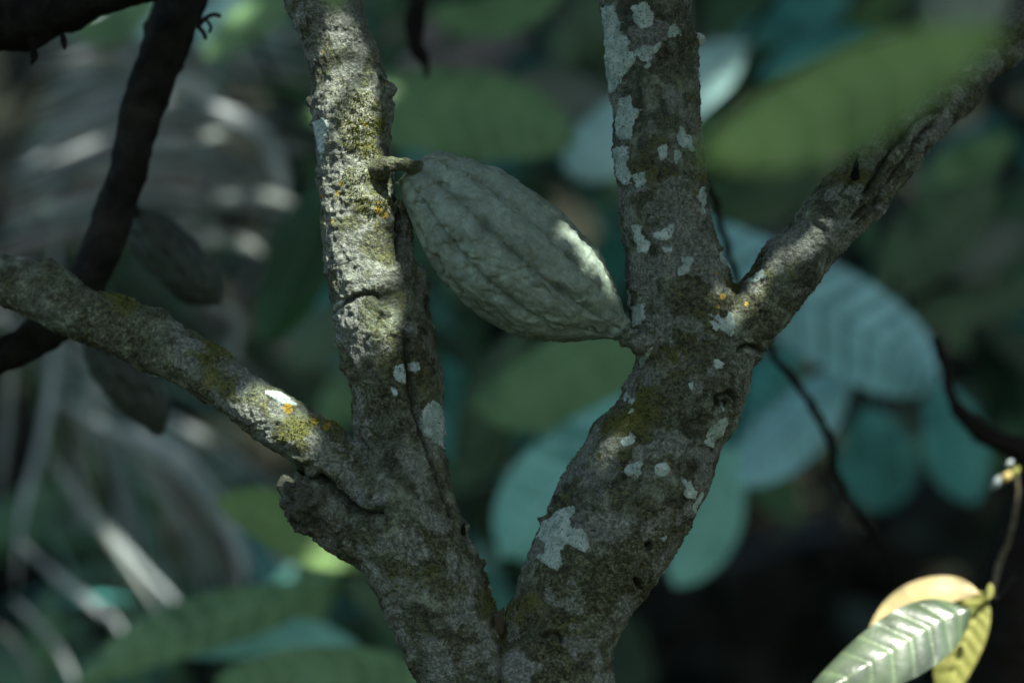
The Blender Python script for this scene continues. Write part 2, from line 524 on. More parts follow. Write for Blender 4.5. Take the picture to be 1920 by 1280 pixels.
groove([(630,585),(645,570),(668,556),(700,552),(712,560)], 4.5, 0.0030, 0.95)
groove([(700,612),(712,600),(738,590)], 3, 0.0012, 0.4)
groove([(760,640),(764,665),(768,720),(775,770),(795,830),(822,900),(845,965)], 5, 0.0045, 0.75, 0.0012)
groove([(680,655),(684,640),(705,620)], 2.5, 0.0012, 0.5)
groove([(741,372),(745,400),(748,440),(750,480)], 5, 0.0050, 1.0)
groove([(735,315),(740,335),(744,350)], 5, 0.0030, 0.9)
groove([(598,892),(625,915),(648,938),(668,955),(688,962),(715,962)], 6, 0.0070, 1.0)
groove([(680,826),(690,838),(700,850)], 4, 0.0020, 0.6)
groove([(1380,655),(1395,650),(1410,650),(1422,655)], 5, 0.0050, 1.0, 0.0018)
groove([(1335,770),(1345,745),(1365,735),(1380,748),(1378,765)], 4.5, 0.0040, 0.8, 0.0016)
groove([(1352,758),(1362,756)], 8, 0.0040, 0.9)
groove([(1215,1020),(1221,1032)], 5.5, 0.0075, 1.0, 0.0012)
groove([(1193,1088),(1198,1100)], 4.5, 0.0060, 1.0, 0.0008)
groove([(1018,1195),(1030,1185),(1045,1188),(1050,1200)], 5, 0.0035, 0.7, 0.0022)
groove([(1755,205),(1735,210),(1712,225),(1690,250),(1668,285),(1640,330),(1622,360)], 5, 0.0042, 0.8, 0.0016)
groove([(1745,235),(1720,262),(1695,300),(1668,340),(1640,382),(1600,410)], 5, 0.0045, 0.9, 0.0014)
groove([(1610,330),(1585,350),(1572,362),(1598,372)], 3.5, 0.0025, 0.6)
groove([(1655,380),(1632,398),(1610,420)], 4, 0.0030, 0.9)
groove([(940,1180),(944,1205),(938,1240),(932,1290)], 5, 0.0035, 0.5)
groove([(1530,420),(1545,432),(1548,448)], 5, 0.0030, 0.7, 0.001)
groove([(1300,835),(1285,850),(1300,866)], 3, 0.0015, 0.4, 0.001)
for (x, y, r, h) in [(1035,1180,18,.003),(1300,860,14,.002),(625,960,22,.003),(650,1000,26,.003),(1345,565,20,.002),(1090,880,16,.0025),(640,690,12,.0015),(250,560,14,.0022),(300,585,20,.0035),(95,487,16,.0025),
                     (1540,440,20,.0025),(870,1105,16,.0012),(800,1045,6,.002),(812,1060,6,.0025),(792,1090,6,.002),(845,1090,8,.002),(700,870,18,.003),(720,905,16,.002),(635,640,10,.002),(1382,1000,8,.003),(1316,280,8,.002),(1322,350,7,.002),
                     (1345,470,8,.002),(1358,500,9,.0025),(660,700,10,.002),(738,1150,10,.002),(1290,960,9,.0015),(1020,975,7,.003),(1035,955,6,.003),(1050,935,5,.002)]:
    bump(x, y, r, h, 0.8)

# --- lichen, moss: crusts with shapes of their own, stored on the surface
def poly_sd(x, y, poly):
    poly = np.array(poly, float)
    d = seg_dist(x, y, [tuple(p) for p in np.vstack([poly, poly[:1]])])
    inside = np.zeros(len(x), bool)
    j = len(poly) - 1
    for i in range(len(poly)):
        xi, yi = poly[i]; xj, yj = poly[j]
        c = ((yi > y) != (yj > y)) & (x < (xj - xi) * (y - yi) / (yj - yi + 1e-12) + xi)
        inside ^= c; j = i
    return np.where(inside, d, -d)

def paint(polys, soft=3.5):
    a = np.full(nv, -6.0)
    for p in polys:
        q = np.array(p)
        s = np.where(front & (PX > q[:, 0].min() - 14) & (PX < q[:, 0].max() + 14) & (PY > q[:, 1].min() - 14) & (PY < q[:, 1].max() + 14))[0]
        if len(s) == 0: continue
        a[s] = np.maximum(a[s], poly_sd(PX[s], PY[s], p) / soft)
    return np.clip(a, -3, 3)

MINT = [
 [(1128,15),(1150,10),(1165,40),(1163,58),(1178,72),(1180,95),(1197,102),(1183,125),(1170,140),(1158,165),(1143,178),(1133,100)],
 [(1182,12),(1212,3),(1226,30),(1222,52),(1203,56),(1190,40)],
 [(1160,185),(1180,180),(1190,203),(1204,205),(1190,225),(1186,262),(1165,262),(1155,240)],
 [(1154,280),(1175,272),(1184,288),(1180,305),(1188,330),(1186,345),(1170,347),(1158,330)],
 [(1190,328),(1212,322),(1213,345),(1195,352)], [(1231,278),(1250,268),(1250,295),(1240,303)], [(1310,352),(1318,350),(1322,380),(1312,390),(1306,370)],
 [(1240,462),(1262,465),(1258,475),(1245,474)], [(1186,575),(1212,568),(1216,600),(1195,615)], [(1200,665),(1222,650),(1215,672),(1200,690)],
 [(1335,675),(1345,672),(1357,680),(1352,692),(1340,690)], [(1393,528),(1430,505),(1440,520),(1410,530)],
 [(1075,948),(1085,952),(1070,975),(1073,990),(1097,990),(1106,1022),(1098,1035),(1082,1028),(1062,1018),(1050,1035),(1053,1055),(1045,1070),(1028,1060),(1005,1045),(1020,1035),(1022,1018),(1010,1010),(1015,985),(1040,960)],
 [(790,770),(812,748),(830,760),(837,790),(832,847),(815,830),(795,815),(785,795)],
 [(738,685),(755,682),(763,700),(762,720),(750,718),(737,708)], [(768,680),(785,679),(788,690),(778,700),(768,695)], [(732,725),(742,724),(748,740),(738,744)],
 [(586,230),(608,220),(618,235),(610,270),(600,300),(590,260)], [(495,735),(520,735),(560,760),(540,765),(500,745)], [(630,570),(648,560),(645,575),(632,595)],
]
GREY = [
 [(1240,160),(1262,155),(1285,170),(1288,195),(1262,212),(1242,195)], [(1195,60),(1225,55),(1233,70),(1222,87),(1200,85)], [(1175,430),(1195,415),(1203,430),(1195,452),(1180,450)],
 [(1478,535),(1500,525),(1508,540),(1485,565),(1478,550)], [(585,855),(620,845),(660,870),(680,900),(694,935),(680,955),(665,945),(640,900),(610,880)],
 [(375,735),(405,722),(425,745),(470,750),(500,765),(503,800),(480,815),(450,800),(400,760)], [(1155,1115),(1200,1105),(1185,1150),(1165,1180),(1145,1160)],
 [(830,1140),(880,1140),(895,1165),(850,1185),(835,1170)], [(1200,640),(1250,655),(1270,690),(1230,730),(1200,730)], [(1100,960),(1160,950),(1190,1000),(1140,1030),(1110,1000)],
 [(630,612),(650,605),(662,620),(655,640),(640,658),(626,650)], [(1165,350),(1180,352),(1195,410),(1178,470),(1168,420)], [(1205,215),(1230,225),(1240,250),(1215,260)], [(1310,240),(1318,250),(1318,285),(1308,280)],
 [(1225,340),(1250,335),(1245,380),(1225,380)], [(760,940),(800,935),(850,985),(830,1010),(790,985)], [(1140,835),(1160,830),(1150,860),(1130,870)], [(1115,920),(1125,905),(1150,940),(1140,980)],
 [(850,1060),(890,1050),(905,1100),(880,1120)], [(1140,350),(1165,360),(1170,400),(1160,400)], [(140,560),(180,560),(230,600),(200,620),(150,600)], [(780,1180),(840,1200),(870,1270),(800,1270)], [(665,735),(685,728),(690,760),(680,790),(668,780)]]
lich = paint(MINT)
greyl = paint(GREY, 9.0)
backside = ~front
rl = fbm(V * 26, 3, 80)
lich = np.where(backside, np.maximum(lich, np.clip((rl - 0.42) * 14, -3, 3)), lich)
greyl = np.maximum(greyl, np.clip((fbm(V * 22, 3, 84) - 0.36) * 10, -3, 0.9))
pale = sstep(600, 520, PY) * sstep(820, 760, PX) * sstep(540, 600, PX)
greyl = np.maximum(greyl, np.clip((fbm(V * 45, 3, 86) + 0.12) * 8, -3, 1.0) * pale - 3 * (1 - pale))
rl2 = fbm(V * 42, 3, 180)
reg = sstep(1110, 1130, PX) * sstep(1345, 1330, PX) * sstep(520, 440, PY) + 0.55 * sstep(1150, 1180, PX) * sstep(1400, 1380, PX) * sstep(1100, 1000, PY)
lich = np.where(front, np.maximum(lich, np.clip((rl2 - 0.50) * 14, -3, 3) * (reg > .3) - 3 * (reg <= .3)), lich)
lich = np.clip(lich, -3, 3)
greyl = np.maximum(greyl, np.clip((fbm(V * 36, 3, 190) - 0.16) * 9, -3, 1.2))
moss = np.clip(0.08 + 0.8 * fbm(V * 20, 3, 90) + 0.30 * NRM[:, 2], 0, 0.8)
for (x, y, r, s) in [(640,150,40,.5),(650,190,60,.55),(690,250,45,.5),(640,320,40,.45),(700,300,35,.6),(660,370,40,.35),(720,400,25,.6),(790,545,30,1.2),(740,480,25,.3),(640,560,30,.5),(790,500,18,.7),(720,230,30,.4),
                     (400,665,26,1.0),(240,555,30,.8),(430,740,30,.7),(560,800,22,.6),(590,790,16,.8),(625,800,16,.8),(820,1070,22,.5),(850,1110,30,.8),(800,1060,16,.7),(870,1000,16,.5),(1310,230,12,.8),(1318,330,12,.9),(1290,45,16,.6),(1340,445,12,.8),(1355,495,12,.8),
                     (1480,440,25,.5),(1440,500,22,.5),(1345,560,22,.7),(1540,390,25,.4),(835,920,24,.7),(740,905,26,.5),(1060,940,12,.8),(1020,985,12,.8),(880,1160,22,.6),(960,1150,22,.4),(1000,1240,50,.3),(700,980,45,.25),(620,1000,30,.3),(1330,290,14,.5)]:
    moss = moss + (0.72 if x < 815 and y < 620 else 0.5) * s * np.exp(-(np.hypot(PX - x, PY - y) / r) ** 2) * front * (0.6 + 0.9 * pn(V * 90, 92) + .2)
moss = np.clip(moss * (1 - 0.85 * sstep(-0.2, 0.4, lich)), 0, 1.3)
yel = np.clip((pn(V * 95, 96) - 0.56) * 5 * sstep(650, 620, PY) * sstep(800, 700, PX), 0, 0.6)
for (x, y, r) in [(685,234,5),(705,395,8),(720,403,7),(625,415,4),(632,362,5),(640,345,5),(707,380,4),(1400,570,4),(1342,513,3),(540,765,10),(590,790,8),(612,800,7),(605,368,4),(1343,575,4),(1350,558,6),(235,552,4),(1347,588,2)]:
    yel = np.maximum(yel, 1.0 * np.exp(-(np.hypot(PX - x, PY - y) / r) ** 4) * front)
# broken stub end: jagged
jg = sstep(640, 560, PX) * sstep(860, 890, PY) * (PY < 1010)
disp += jg * (0.0075 * fbm(V * 75, 3, 50, 0.6))
disp += 0.0014 * sstep(0.55, 1.0, moss) * (0.5 + np.abs(pn(V * 300, 52)) * 1.6)
disp += 0.0006 * sstep(-0.1, 0.15, lich)
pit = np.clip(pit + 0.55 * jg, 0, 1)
greyl = np.where(PX < 350, greyl - 1.5 * sstep(350, 250, PX), greyl)  # grey lichen thinned leftward: part dark bark, part shade painted into the colour
greyl = greyl - 2 * jg
arm = (PX < 640) & (PY > 440) & (PY < 850)
greyl = np.where(arm & (greyl < 0.8), greyl - 1.0, greyl)  # low left branch darkened further, shade put into its lichen colour
V2 = V + NRM * disp[:, None]
NR2 = normals(V2)

# ---- assign faces to parts and cut
fc = V[Q].mean(1)
best = np.full(len(Q), 1e9); part = np.zeros(len(Q), int)
for pid, C, R in SK:
    for k in range(0, 60, 2):
        d = np.linalg.norm(fc - C[k], axis=1) / R[k]
        s = d < best
        best[s] = d[s]; part[s] = pid
tree = empty('cacao_tree', P(960, 1300, F), "forked cacao tree with mossy grey bark and mint lichen patches, its limbs crossing the view", 'tree')
names = [('branch', 'left upright fork, sunlit and crusted with yellow green moss'), ('branch', 'long low branch reaching left with a sunlit mossy upper edge'),
         ('branch', 'grey upright limb with a column of mint lichen patches'), ('branch', 'slanting right limb with a long healed bark wound'),
         ('branch_stub', 'short broken stub with a ragged dark end'), ('trunk', None), ('knob', None)]
tree_parts = []
for pid, (nm, lb) in enumerate(names):
    fs = Q[part == pid]
    u, inv = np.unique(fs.ravel(), return_inverse=True)
    o = mesh_np(nm, V2[u], inv.reshape(-1, 4), M_bark, tree, attrs={'lichen': lich[u], 'greylichen': greyl[u], 'moss': moss[u], 'yellow': yel[u], 'pit': pit[u]}, label=lb)
    if len(o.data.vertices) == len(u):
        o.data.normals_split_custom_set_from_vertices([tuple(x) for x in NR2[u]])
    tree_parts.append(o)
# lower trunk down to the ground and upper limbs out of frame
def ext(pts, rad, nm='trunk', seed=3, label=None):
    V_, F_ = tube(pts, rad, 48, 120)
    V_ = V_ + 0.006 * np.stack([pn(V_ * 25, seed), pn(V_ * 25, seed + 1), pn(V_ * 25, seed + 2)], -1)
    z = np.zeros(len(V_))
    return mesh_np(nm, V_, F_, M_bark, tree, attrs={'lichen': z - 1.5, 'greylichen': z - .5, 'moss': z + .35, 'yellow': z, 'pit': z}, label=label)
ext([P(985,1400), P(985,1700), Vector((0.0,F,0.6)), Vector((0.02,F,-0.05))], [0.038,0.037,0.055,0.085], 'trunk', 3, 'base of the trunk')

# moss tufts: tiny fronds on the mossy skin
def tufts(nm, ntry, seed, lo=0.75):
    rg = np.random.default_rng(seed)
    wgt = np.clip(moss - lo, 0, None) * (PY > -40) * (PY < 1330) * (PX > -60) * (PX < 1980) * (lich < 0)
    p = wgt / wgt.sum()
    idx = rg.choice(nv, ntry, p=p)
    B = V2[idx]; n = NR2[idx]
    d = n + rg.normal(0, 0.55, (ntry, 3)) + np.array([0, 0, 0.15])
    d /= np.linalg.norm(d, axis=1)[:, None]
    L = rg.uniform(0.0004, 0.0015, ntry)[:, None]
    s = np.cross(d, rg.normal(0, 1, (ntry, 3))); s /= np.linalg.norm(s, axis=1)[:, None]
    wd = 0.00032
    Vt = np.stack([B - s * wd, B + s * wd, B + d * L * .6 + s * wd * 1.3, B + d * L * .6 - s * wd * 1.3, B + d * L], 1).reshape(-1, 3)
    b = np.arange(ntry) * 5
    Fq = np.stack([b, b + 1, b + 2, b + 3], -1)
    V_ = Vt
    Ft = np.stack([b + 3, b + 2, b + 4, b + 4], -1)
    return V_, Fq, Ft[:, :3]
M_moss = plain('moss', (0.20, 0.22, 0.045), (0.06, 0.08, 0.015), 120, 0.8)
Vt, Fq, Ft = tufts('moss', 8000, 5, 0.6)
tri = np.vstack([Fq[:, [0, 1, 2]], Fq[:, [0, 2, 3]], Ft])
mo = mesh_np('moss', Vt, tri, M_moss, tree, smooth=False)
mo['kind'] = 'stuff'

# thorn-like broken twig and dry flakes
def jag_cone(px0, py0, px1, py1, w_, d, seed, mat, parent, nm):
    a = P(px0, py0, d); b = P(px1, py1, d)
    V_, F_ = tube([a, a.lerp(b, .5), b], [w_ * MM, w_ * .55 * MM, 0.3 * MM], 14, 24)
    V_ = V_ + 0.0006 * np.stack([pn(V_ * 400, seed), pn(V_ * 400, seed + 1), pn(V_ * 400, seed + 2)], -1)
    return mesh_np(nm, V_, F_, mat, parent)
jag_cone(1603, 332, 1607, 290, 9, F - 0.008, 5, M_darkbark, tree, 'twig_spike')
jag_cone(868, 998, 871, 978, 6, F - 0.01, 6, M_darkbark, tree, 'twig_spike')

# ------------------------------------------------------------------ cacao pod
def pod_material(name, c1, c2, c3):
    m, nt, b = nodes(name)
    pos = geo(nt)
    n1 = noise(nt, 45, 6, 0.62, 0.5, pos); n2 = noise(nt, 500, 5, 0.7, 0, pos); n3 = noise(nt, 150, 4, 0.6, 0.5, pos)
    base = ramp(nt, n1, [(0.33, c2), (0.6, c1)])
    base = mix(nt, math_(nt, 'MULTIPLY', step_(nt, attr(nt, 'furrow'), 0.2, 1.0), 0.5), base, c3)
    base = mix(nt, 0.35, base, ramp(nt, n3, [(0.35, (0.45, 0.45, 0.42)), (0.65, (1.35, 1.38, 1.35))]), 'MULTIPLY')
    base = mix(nt, 0.28, base, ramp(nt, n2, [(0.35, (0.5, 0.5, 0.5)), (0.65, (1.4, 1.4, 1.4))]), 'MULTIPLY')
    sp = step_(nt, noise(nt, 300, 2, 0.5, 0, pos), 0.74, 0.78)
    base = mix(nt, math_(nt, 'MULTIPLY', sp, 0.8), base, (0.05, 0.045, 0.035))
    nt.links.new(base, b.inputs['Base Color'])
    b.inputs['Roughness'].default_value = 0.5
    b.inputs['Specular IOR Level'].default_value = 0.3
    bp = N(nt, 'ShaderNodeBump'); bp.inputs['Strength'].default_value = 0.55; bp.inputs['Distance'].default_value = 0.0009
    nt.links.new(noise(nt, 700, 5, 0.7, 0, pos), bp.inputs['Height']); nt.links.new(bp.outputs[0], b.inputs['Normal'])
    return m
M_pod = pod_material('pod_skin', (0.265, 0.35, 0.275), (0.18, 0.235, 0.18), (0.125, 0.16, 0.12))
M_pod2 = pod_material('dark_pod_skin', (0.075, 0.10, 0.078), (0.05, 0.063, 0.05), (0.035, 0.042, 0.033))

def pod(parent, upper, lower, base, tip, d, mat, nt_=420, nth=560, amp=1.0, roll=0.0, seed=100, tiltd=0.0):
    ax = np.array([tip[0] - base[0], tip[1] - base[1]], float); L = np.linalg.norm(ax); ax /= L
    nn = np.array([ax[1], -ax[0]])
    def prof(pts, sgn):
        s = [((p[0] - base[0]) * ax[0] + (p[1] - base[1]) * ax[1]) for p in pts]
        n = [((p[0] - base[0]) * nn[0] + (p[1] - base[1]) * nn[1]) for p in pts]
        return np.array(s), np.array(n)
    su, nu = prof(upper, 1); sl_, nl = prof(lower, -1)
    s0 = min(su.min(), sl_.min()); s1 = max(su.max(), sl_.max())
    u = np.linspace(0, 1, nt_)
    s = s0 + (s1 - s0) * (0.5 - 0.5 * np.cos(np.pi * u)) 
    def sm(x): 
        k = np.hanning(31); k /= k.sum(); return np.convolve(np.pad(x, 15, 'edge'), k, 'valid')
    U = np.interp(s, su, nu); Lw = np.interp(s, sl_, nl)
    U, Lw = sm(U), sm(Lw)
    cen = (U + Lw) / 2; rad = np.maximum((U - Lw) / 2, 0.2)
    e0 = np.sqrt(np.clip(1 - (1 - np.clip((s - s0) / (0.09 * L), 0, 1)) ** 2, 0, 1)); e1 = np.sqrt(np.clip(1 - (1 - np.clip((s1 - s) / (0.03 * L), 0, 1)) ** 2, 0, 1))
    rad = rad * e0 * e1
    k = K * d
    th = np.linspace(0, 2 * np.pi, nth, endpoint=False) 
    A3 = np.array([ax[0], 0, -ax[1]]); N3 = np.array([nn[0], 0, -nn[1]]); D3 = np.array([0, -1.0, 0])
    S, TH = np.meshgrid(np.arange(nt_), th, indexing='ij')
    phi = TH + roll + 0.10 * np.sin(3 * u[:, None] * 2)
    # five pairs of ridges parted by furrows
    env = sstep(0.0, 0.10, u)[:, None] * (1 - 0.55 * sstep(0.8, 1.0, u)[:, None])
    major = np.abs(np.cos(phi * 2.5)) ** 0.55
    minor = np.abs(np.cos(phi * 5 + 0.5 * np.pi * 0)) ** 0.6
    fur = np.maximum((1 - major), 0.9 - np.abs(np.sin(phi * 2.5)) ** 0.5)
    rid_ = -0.17 * (1 - np.abs(np.cos(phi * 2.5)) ** 0.6) - 0.19 * (1 - np.abs(np.sin(phi * 2.5)) ** 0.5)
    R = (rad[:, None] * k)
    Cc = (np.array([base[0], base[1]])[None] + s[:, None] * ax + cen[:, None] * nn)
    C3 = np.stack([(Cc[:, 0] - 960) * k, np.full(nt_, d) + tiltd * (u - .5), CAM_Z - (Cc[:, 1] - 640) * k], -1)
    dirv = np.cos(TH)[..., None] * N3 + np.sin(TH)[..., None] * D3
    P0 = C3[:, None, :] + R[..., None] * dirv
    q = (P0.reshape(-1, 3))
    # anisotropic coordinates: along the pod stretched so warts run across the ridges a little
    al = (q @ A3)[:, None]; q2 = q - 0.25 * al * A3
    Wp = np.stack([pn(q * 50, seed + 60), pn(q * 50, seed + 61), pn(q * 50, seed + 62)], -1) * 0.004
    b1 = pn((q2 + Wp) * 95, seed); b2 = pn((q2 + Wp) * 190, seed + 3); b3 = pn(q * 420, seed + 6)
    knob = (0.5 + 0.50 * np.tanh(3.0 * b1) + 0.42 * np.tanh(3.2 * b2) + b3 * 0.28).reshape(S.shape)
    big = pn(q * 30, seed + 20).reshape(S.shape)
    crest = np.exp(-((1 - np.abs(np.cos(phi * 5))) / 0.35) ** 2)
    h = R * (rid_ * env + 0.075) + amp * sstep(0.0, 0.15, R / R.max()) * (0.0022 * (knob - 0.4) * (0.55 + 0.7 * crest) + 0.0012 * big)
    # lobes at the stalk end
    P1 = P0 + h[..., None] * dirv
    base_dimple = np.exp(-(u / 0.06) ** 2)[:, None] * (1 - major) * 0.006 * amp
    P1 = P1 + base_dimple[..., None] * A3
    i, j = np.meshgrid(np.arange(nt_ - 1), np.arange(nth), indexing='ij')
    a = i * nth + j; b_ = i * nth + (j + 1) % nth
    Fc = np.stack([a, a + nth, b_ + nth, b_], -1).reshape(-1, 4)
    return mesh_np('pod_body', P1.reshape(-1, 3), Fc, mat, parent, attrs={'furrow': fur.ravel()})

UP = [(745,345),(752,325),(775,302),(800,284),(830,283),(860,293),(930,316),(1000,358),(1050,400),(1090,437),(1115,462),(1140,505),(1158,555),(1172,585),(1188,612)]
LO = [(745,345),(752,368),(770,410),(785,440),(800,478),(833,530),(880,577),(930,610),(975,630),(1025,640),(1080,640),(1120,636),(1160,638),(1180,632),(1188,620)]
pod1 = empty('cacao_pod', P(770, 330, F - 0.005), "large grey green warty cacao pod wedged between the two upright limbs in sharp focus", 'cacao pod', 'cacao pods')
pod(pod1, UP, LO, (760, 322), (1186, 620), F - 0.012, M_pod, roll=0.35)
a, b = P(722, 312, F - 0.028), P(782, 318, F - 0.030)
Vs, Fs = tube([P(700,322,F-0.012), P(722, 312, F - 0.026), P(748, 307, F - 0.030), P(772, 312, F - 0.029), P(792, 322, F - 0.022)], [0.0115, 0.0062, 0.0043, 0.0046, 0.0062], 28, 60)
Vs = Vs + 0.0012 * np.stack([pn(Vs * 160, 3), pn(Vs * 160, 4), pn(Vs * 160, 5)], -1)
zz = np.zeros(len(Vs)); mesh_np('stalk', Vs, Fs, M_bark, pod1, attrs={'lichen': zz - 3, 'greylichen': zz - 1, 'moss': zz + .45, 'yellow': zz, 'pit': zz + .15})

# ------------------------------------------------------------------ dark branches at left and the two hanging pods
def simple_branch(nm, label, secs, mat, amp=0.004, cat='branch', extra=None, group=None, ns=36):
    """secs: (px, py, width px, depth)"""
    pts = [P(x, y, d) for x, y, w_, d in secs]
    rad = [w_ * K * d / 2 for x, y, w_, d in secs]
    root = empty(nm, pts[0], label, cat, group)
    V_, F_ = tube(pts, rad, ns, len(pts) * 22)
    V_ = V_ + amp * np.stack([fbm(V_ * 45, 3, 3), fbm(V_ * 45, 3, 13), fbm(V_ * 45, 3, 23)], -1)
    mesh_np('limb', V_, F_, mat, root)
    return root

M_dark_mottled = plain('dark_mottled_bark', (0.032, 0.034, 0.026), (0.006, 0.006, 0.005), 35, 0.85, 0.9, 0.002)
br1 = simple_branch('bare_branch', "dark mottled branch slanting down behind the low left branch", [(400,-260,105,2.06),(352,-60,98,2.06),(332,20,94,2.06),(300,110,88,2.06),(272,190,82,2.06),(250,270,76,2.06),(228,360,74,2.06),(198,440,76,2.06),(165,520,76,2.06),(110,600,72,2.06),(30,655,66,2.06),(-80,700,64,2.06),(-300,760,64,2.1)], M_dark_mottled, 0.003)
# side sprout on it
for pts, r in (([(372,50),(385,35),(400,28),(412,30)], 4), ([(372,50),(382,62),(385,72)], 4), ([(385,35),(395,50),(392,60)], 3), ([(375,40),(378,20),(382,15)], 3)):
    V_, F_ = tube([P(x, y, 2.02) for x, y in pts], [r * K * 2] * len(pts), 8, 20)
    mesh_np('sprout', V_, F_, M_twig, br1)
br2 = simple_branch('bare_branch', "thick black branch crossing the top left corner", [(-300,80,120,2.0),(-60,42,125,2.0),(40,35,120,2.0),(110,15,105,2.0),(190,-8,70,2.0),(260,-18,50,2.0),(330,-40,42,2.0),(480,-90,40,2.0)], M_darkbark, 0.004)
for pts, r in (([(60,75),(64,100),(62,122)], 9), ([(118,70),(122,84),(120,95)], 6)):
    V_, F_ = tube([P(x, y, 1.98) for x, y in pts], [r * K * 2, r * K * 1.6, r * K * .6], 10, 24)
    V_ = V_ + 0.002 * np.stack([pn(V_ * 200, 3), pn(V_ * 200, 4), pn(V_ * 200, 5)], -1)
    mesh_np('broken_twig', V_, F_, M_darkbark, br2)

p2 = empty('cacao_pod', P(245, 385, 2.22), "smaller dark blurred cacao pod hanging beside the slanting dark branch", 'cacao pod', 'cacao pods')
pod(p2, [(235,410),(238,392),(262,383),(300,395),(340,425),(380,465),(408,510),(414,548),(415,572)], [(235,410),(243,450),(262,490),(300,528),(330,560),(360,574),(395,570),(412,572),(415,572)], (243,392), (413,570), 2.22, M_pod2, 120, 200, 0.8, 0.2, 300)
Vs, Fs = tube([P(225, 372, 2.10), P(238, 380, 2.16), P(252, 396, 2.22)], [0.004, 0.0035, 0.005], 14, 24); mesh_np('stalk', Vs, Fs, M_twig, p2)
p3 = empty('cacao_pod', P(165, 640, 2.22), "dark blurred cacao pod hanging below the low left branch, tip pointing down", 'cacao pod', 'cacao pods')
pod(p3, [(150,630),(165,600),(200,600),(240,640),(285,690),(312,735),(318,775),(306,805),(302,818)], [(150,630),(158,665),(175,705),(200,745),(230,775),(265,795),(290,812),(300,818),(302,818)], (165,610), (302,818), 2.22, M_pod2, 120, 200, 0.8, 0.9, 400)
Vs, Fs = tube([P(120, 605, 2.08), P(140, 608, 2.15), P(175, 622, 2.22)], [0.004, 0.0035, 0.005], 14, 24); mesh_np('stalk', Vs, Fs, M_twig, p3)

# hanging twig top centre, thin winding twig at right, branch at right edge, dark trunk bottom right
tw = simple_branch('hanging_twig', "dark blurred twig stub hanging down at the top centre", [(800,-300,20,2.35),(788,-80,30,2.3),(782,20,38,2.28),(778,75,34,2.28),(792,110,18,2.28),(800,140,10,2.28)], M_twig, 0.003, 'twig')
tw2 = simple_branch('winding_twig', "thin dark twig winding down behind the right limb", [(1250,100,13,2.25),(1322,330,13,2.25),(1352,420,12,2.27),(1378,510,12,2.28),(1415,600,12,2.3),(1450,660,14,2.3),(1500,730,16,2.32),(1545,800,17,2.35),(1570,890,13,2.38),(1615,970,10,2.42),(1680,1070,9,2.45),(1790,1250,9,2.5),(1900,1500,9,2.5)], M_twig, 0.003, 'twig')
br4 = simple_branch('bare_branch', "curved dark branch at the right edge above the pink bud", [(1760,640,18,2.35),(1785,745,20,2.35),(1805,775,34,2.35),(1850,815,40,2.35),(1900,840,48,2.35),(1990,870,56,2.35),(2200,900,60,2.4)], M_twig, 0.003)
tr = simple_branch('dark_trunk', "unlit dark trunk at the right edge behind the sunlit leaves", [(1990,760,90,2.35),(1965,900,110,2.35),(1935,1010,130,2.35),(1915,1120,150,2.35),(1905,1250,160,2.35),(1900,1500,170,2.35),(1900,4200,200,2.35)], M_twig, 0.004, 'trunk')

# ------------------------------------------------------------------ leaves
def profile(t, kind='cacao'):
    if kind == 'cacao':
        b = np.sin(np.pi * np.clip(t, 0, 1) ** 0.88) ** 0.72
        return b * (1 - 0.55 * sstep(0.86, 1.0, t)) 
    if kind == 'round':
        return np.sin(np.pi * np.clip(t, 0, 1) ** 1.12) ** 0.62 * (1 - 0.35 * sstep(0.93, 1.0, t))
    return np.sin(np.pi * t) ** 0.6

def leaf_geo(cl, wl, wr, nrm, nu=56, nv_=24, fold=0.12, quilt=0.02, nvein=11, kind='cacao', wav=0.02, seed=0, veinw=0.42):
    C = catmull(cl, nu)
    t = np.linspace(0, 1, nu)
    Tn = np.gradient(C, axis=0); Tn /= np.linalg.norm(Tn, axis=1)[:, None]
    nrm = np.array(nrm, float)
    S = np.cross(Tn, nrm); S /= np.linalg.norm(S, axis=1)[:, None]
    Nn = np.cross(S, Tn)
    s = np.linspace(-1, 1, nv_ * 2 + 1)
    pr = profile(t, kind)
    W = np.where(s[None, :] < 0, wl, wr) * pr[:, None]
    off = s[None, :] * W
    wm = (wl + wr) / 2
    L = np.sum(np.linalg.norm(np.diff(C, axis=0), axis=1))
    ph = nvein * (t[:, None] - 0.55 * np.abs(s)[None, :] * wm / L * pr[:, None])
    q = np.abs(np.sin(np.pi * ph))
    h = -fold * wm * np.abs(s)[None, :] ** 1.3 + quilt * wm * (q ** 0.7 - 0.5) * (1 - s[None, :] ** 4) * (pr[:, None] > .1) + wav * wm * np.sin(t[:, None] * 9 + seed) * (s[None, :] ** 2) * 2
    V_ = C[:, None, :] + off[..., None] * S[:, None, :] + h[..., None] * Nn[:, None, :]
    vein = np.clip((1 - q / veinw), 0, 1) * (0.55 if veinw == 0.42 else 0.95)
    vein = np.maximum(vein, np.clip(1 - np.abs(s)[None, :] / 0.05, 0, 1))
    m = len(s)
    i, j = np.meshgrid(np.arange(nu - 1), np.arange(m - 1), indexing='ij')
    a = i * m + j
    Fc = np.stack([a, a + 1, a + m + 1, a + m], -1).reshape(-1, 4)
    return V_.reshape(-1, 3), Fc, vein.ravel()

